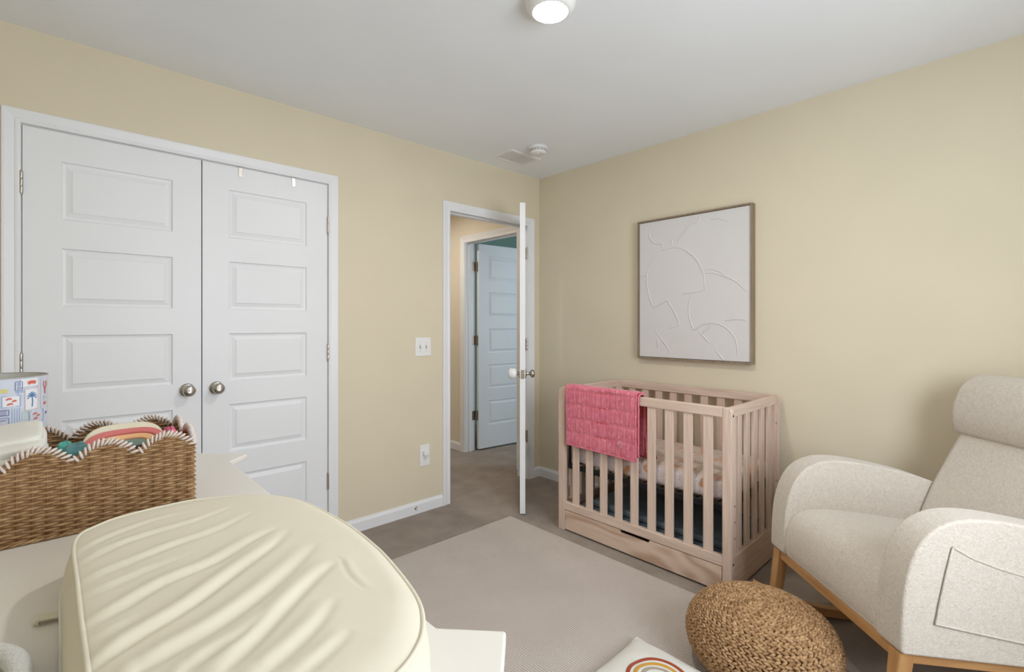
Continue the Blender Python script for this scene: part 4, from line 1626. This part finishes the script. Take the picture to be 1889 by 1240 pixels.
class Print:
    def __init__(self):
        self.q = {}

    def quad(self, m_, a0, a1, z0, z1, lift=.0006):
        mb = self.q.setdefault(m_.name, (MB(), m_))[0]
        n = max(2, int(abs(a1 - a0) / 4) + 1)
        mb.grid(n, 2, lambda i, j: sp3(a0 + (a1 - a0) * i / (n - 1), z0 if j == 0 else z1, lift))

    def stroke(self, m_, pts, w_, lift=.0012):
        mb = self.q.setdefault(m_.name, (MB(), m_))[0]
        k = TR * math.pi / 180
        P = [Vector((a * k, z)) for a, z in pts]
        L_, R_ = [], []
        for i, p in enumerate(P):
            d = (P[min(i + 1, len(P) - 1)] - P[max(i - 1, 0)]).normalized()
            nn = Vector((-d.y, d.x)) * w_ / 2
            L_.append(p + nn)
            R_.append(p - nn)
        vv = []
        for a, b_ in zip(L_, R_):
            vv += [sp3(a.x / k, a.y, lift), sp3(b_.x / k, b_.y, lift)]
        mb.add(vv, [(2 * i, 2 * i + 1, 2 * i + 3, 2 * i + 2) for i in range(len(P) - 1)])

    def frame(self, m_, a0, a1, z0, z1, w_=.0018):
        self.stroke(m_, [(a0, z0), (a0, z1)], w_, .0009)
        self.stroke(m_, [(a1, z0), (a1, z1)], w_, .0009)
        self.stroke(m_, [(a0, z0), (a1, z0)], w_, .0009)
        self.stroke(m_, [(a0, z1), (a1, z1)], w_, .0009)


pr = Print()


def palm(a, z):
    pr.quad(P_WHT, a - 8, a + 8, z - .026, z + .026)
    pr.frame(P_PNK, a - 8, a + 8, z - .028, z + .028)
    pr.stroke(P_BLUE, [(a, z - .020), (a + .6, z - .006), (a, z + .008)], .0030)
    for t in (10, 40, 75, 105, 140, 170, 200, -20):
        c_, s_ = math.cos(math.radians(t)), math.sin(math.radians(t))
        pr.stroke(P_BLUE, [(a, z + .008), (a + 3.6 * c_, z + .009 + .008 * s_), (a + 6.2 * c_, z + .006 + .013 * s_)], .0026)


def fish(a, z, m_=P_RED):
    for da, dz, l in ((-2, .006, 5), (3, .000, 4), (-1, -.007, 5)):
        pr.stroke(m_, [(a + da - l / 2, z + dz - .001), (a + da, z + dz + .0018), (a + da + l / 2, z + dz)], .0042)


def tile(a0, a1, z0, z1, m_, n=3):
    pr.frame(m_, a0, a1, z0, z1)
    for k in range(n):
        zz = z0 + (z1 - z0) * (k + .5) / n
        pr.stroke(m_, [(a0 + 2, zz), (a1 - 2, zz)], .0022)


for base_a in (0, -120, 120):
    o = base_a
    palm(o - 42, 1.052)
    pr.quad(P_WHT, o - 55, o - 32, 1.086, 1.106)
    pr.stroke(P_RED, [(o - 47, 1.094), (o - 43, 1.0965), (o - 37, 1.095)], .0085)
    pr.frame(P_LBL, o - 55, o - 33, 1.083, 1.104, .0014)
    for q in (-1, 1):
        pr.stroke(P_RED, [(o - 20, 1.072), (o - 20 + 3.2 * q, 1.083), (o - 20 + 2.4 * q, 1.094)], .0038)
    pr.stroke(P_RED, [(o - 20, 1.060), (o - 20, 1.074)], .0042)
    pr.stroke(P_GRN, [(o - 24, 1.052), (o - 17, 1.053)], .003)
    pr.stroke(P_GRN, [(o - 24, 1.046), (o - 17, 1.047)], .003)
    pr.stroke(P_RED, [(o - 23, 1.034), (o - 18, 1.036)], .0075)
    fish(o - 36, 1.006)
    fish(o - 64, 1.052)
    pr.stroke(P_NVY, [(o - 19, 1.008), (o - 15, 1.010)], .0060)
    pr.stroke(P_YEL, [(o - 76, 1.078), (o - 71, 1.080), (o - 67, 1.079)], .0095)
    pr.stroke(P_LBL, [(o - 60, 1.074), (o - 50, 1.074)], .0030)
    pr.stroke(P_LBL, [(o - 57, 1.068), (o - 57, 1.098)], .0022)
    tile(o - 60, o - 53, 1.078, 1.100, P_NVY, 2)
    pr.quad(P_WHT, o - 72, o - 56, 1.040, 1.064)
    pr.frame(P_LBL, o - 72, o - 55, 1.038, 1.066)
    tile(o - 78, o - 66, 1.018, 1.032, P_NVY, 3)
    tile(o - 78, o - 66, .990, 1.012, P_NVY, 2)
    for q in range(4):
        pr.stroke(P_LBL, [(o - 63 + 2.4 * q, .975), (o - 63 + 2.4 * q, 1.034)], .0014)
    tile(o - 53, o - 46, 1.000, 1.022, P_GRN, 3)
    tile(o - 53, o - 45, .972, .996, P_NVY, 3)
    pr.frame(P_NVY, o - 45, o - 24, .990, 1.020, .0014)
    fish(o - 36, .972)
    pr.frame(P_PNK, o - 29, o - 12, 1.025, 1.100, .0014)
    for zz in (.945, .960):
        pr.stroke(P_LBL, [(o - 80, zz), (o - 50, zz + .002), (o - 10, zz)], .002)
    tile(o - 100, o - 82, .96, 1.02, P_LBL, 3)
    fish(o - 92, 1.06)
for nm, (mb, m_) in pr.q.items():
    obj('printed_motifs', mb, m_, sh, kind='stuff')

# ------------------------------------------------------------------ small lined tray at the near end of the dresser
ty = thing('fabric_tray', 'white terry-rimmed fabric tray with grey green lining at the dresser near end', 'tray', (-.182, .830, DZ))
tcx, tcy, trr = -.182, .830, .150
obj('rim', MB().tube([(tcx + trr * math.cos(2 * math.pi * k / 60), tcy + trr * math.sin(2 * math.pi * k / 60), DZ + .026 + .002 * math.sin(k * .7)) for k in range(60)], .0125, 12, closed=True),
    TERRY, ty, smooth=True)
obj('wall', MB().lathe([(trr - .008, .001), (trr - .002, .010), (trr, .024)], (tcx, tcy, DZ), (0, 0, 1), 60, cap=False), TERRY, ty, smooth=True)
obj('lining', MB().lathe([(.0, .004), (trr - .030, .004), (trr - .014, .010), (trr - .010, .022)], (tcx, tcy, DZ), (0, 0, 1), 60, cap=False), SAGE, ty, smooth=True)
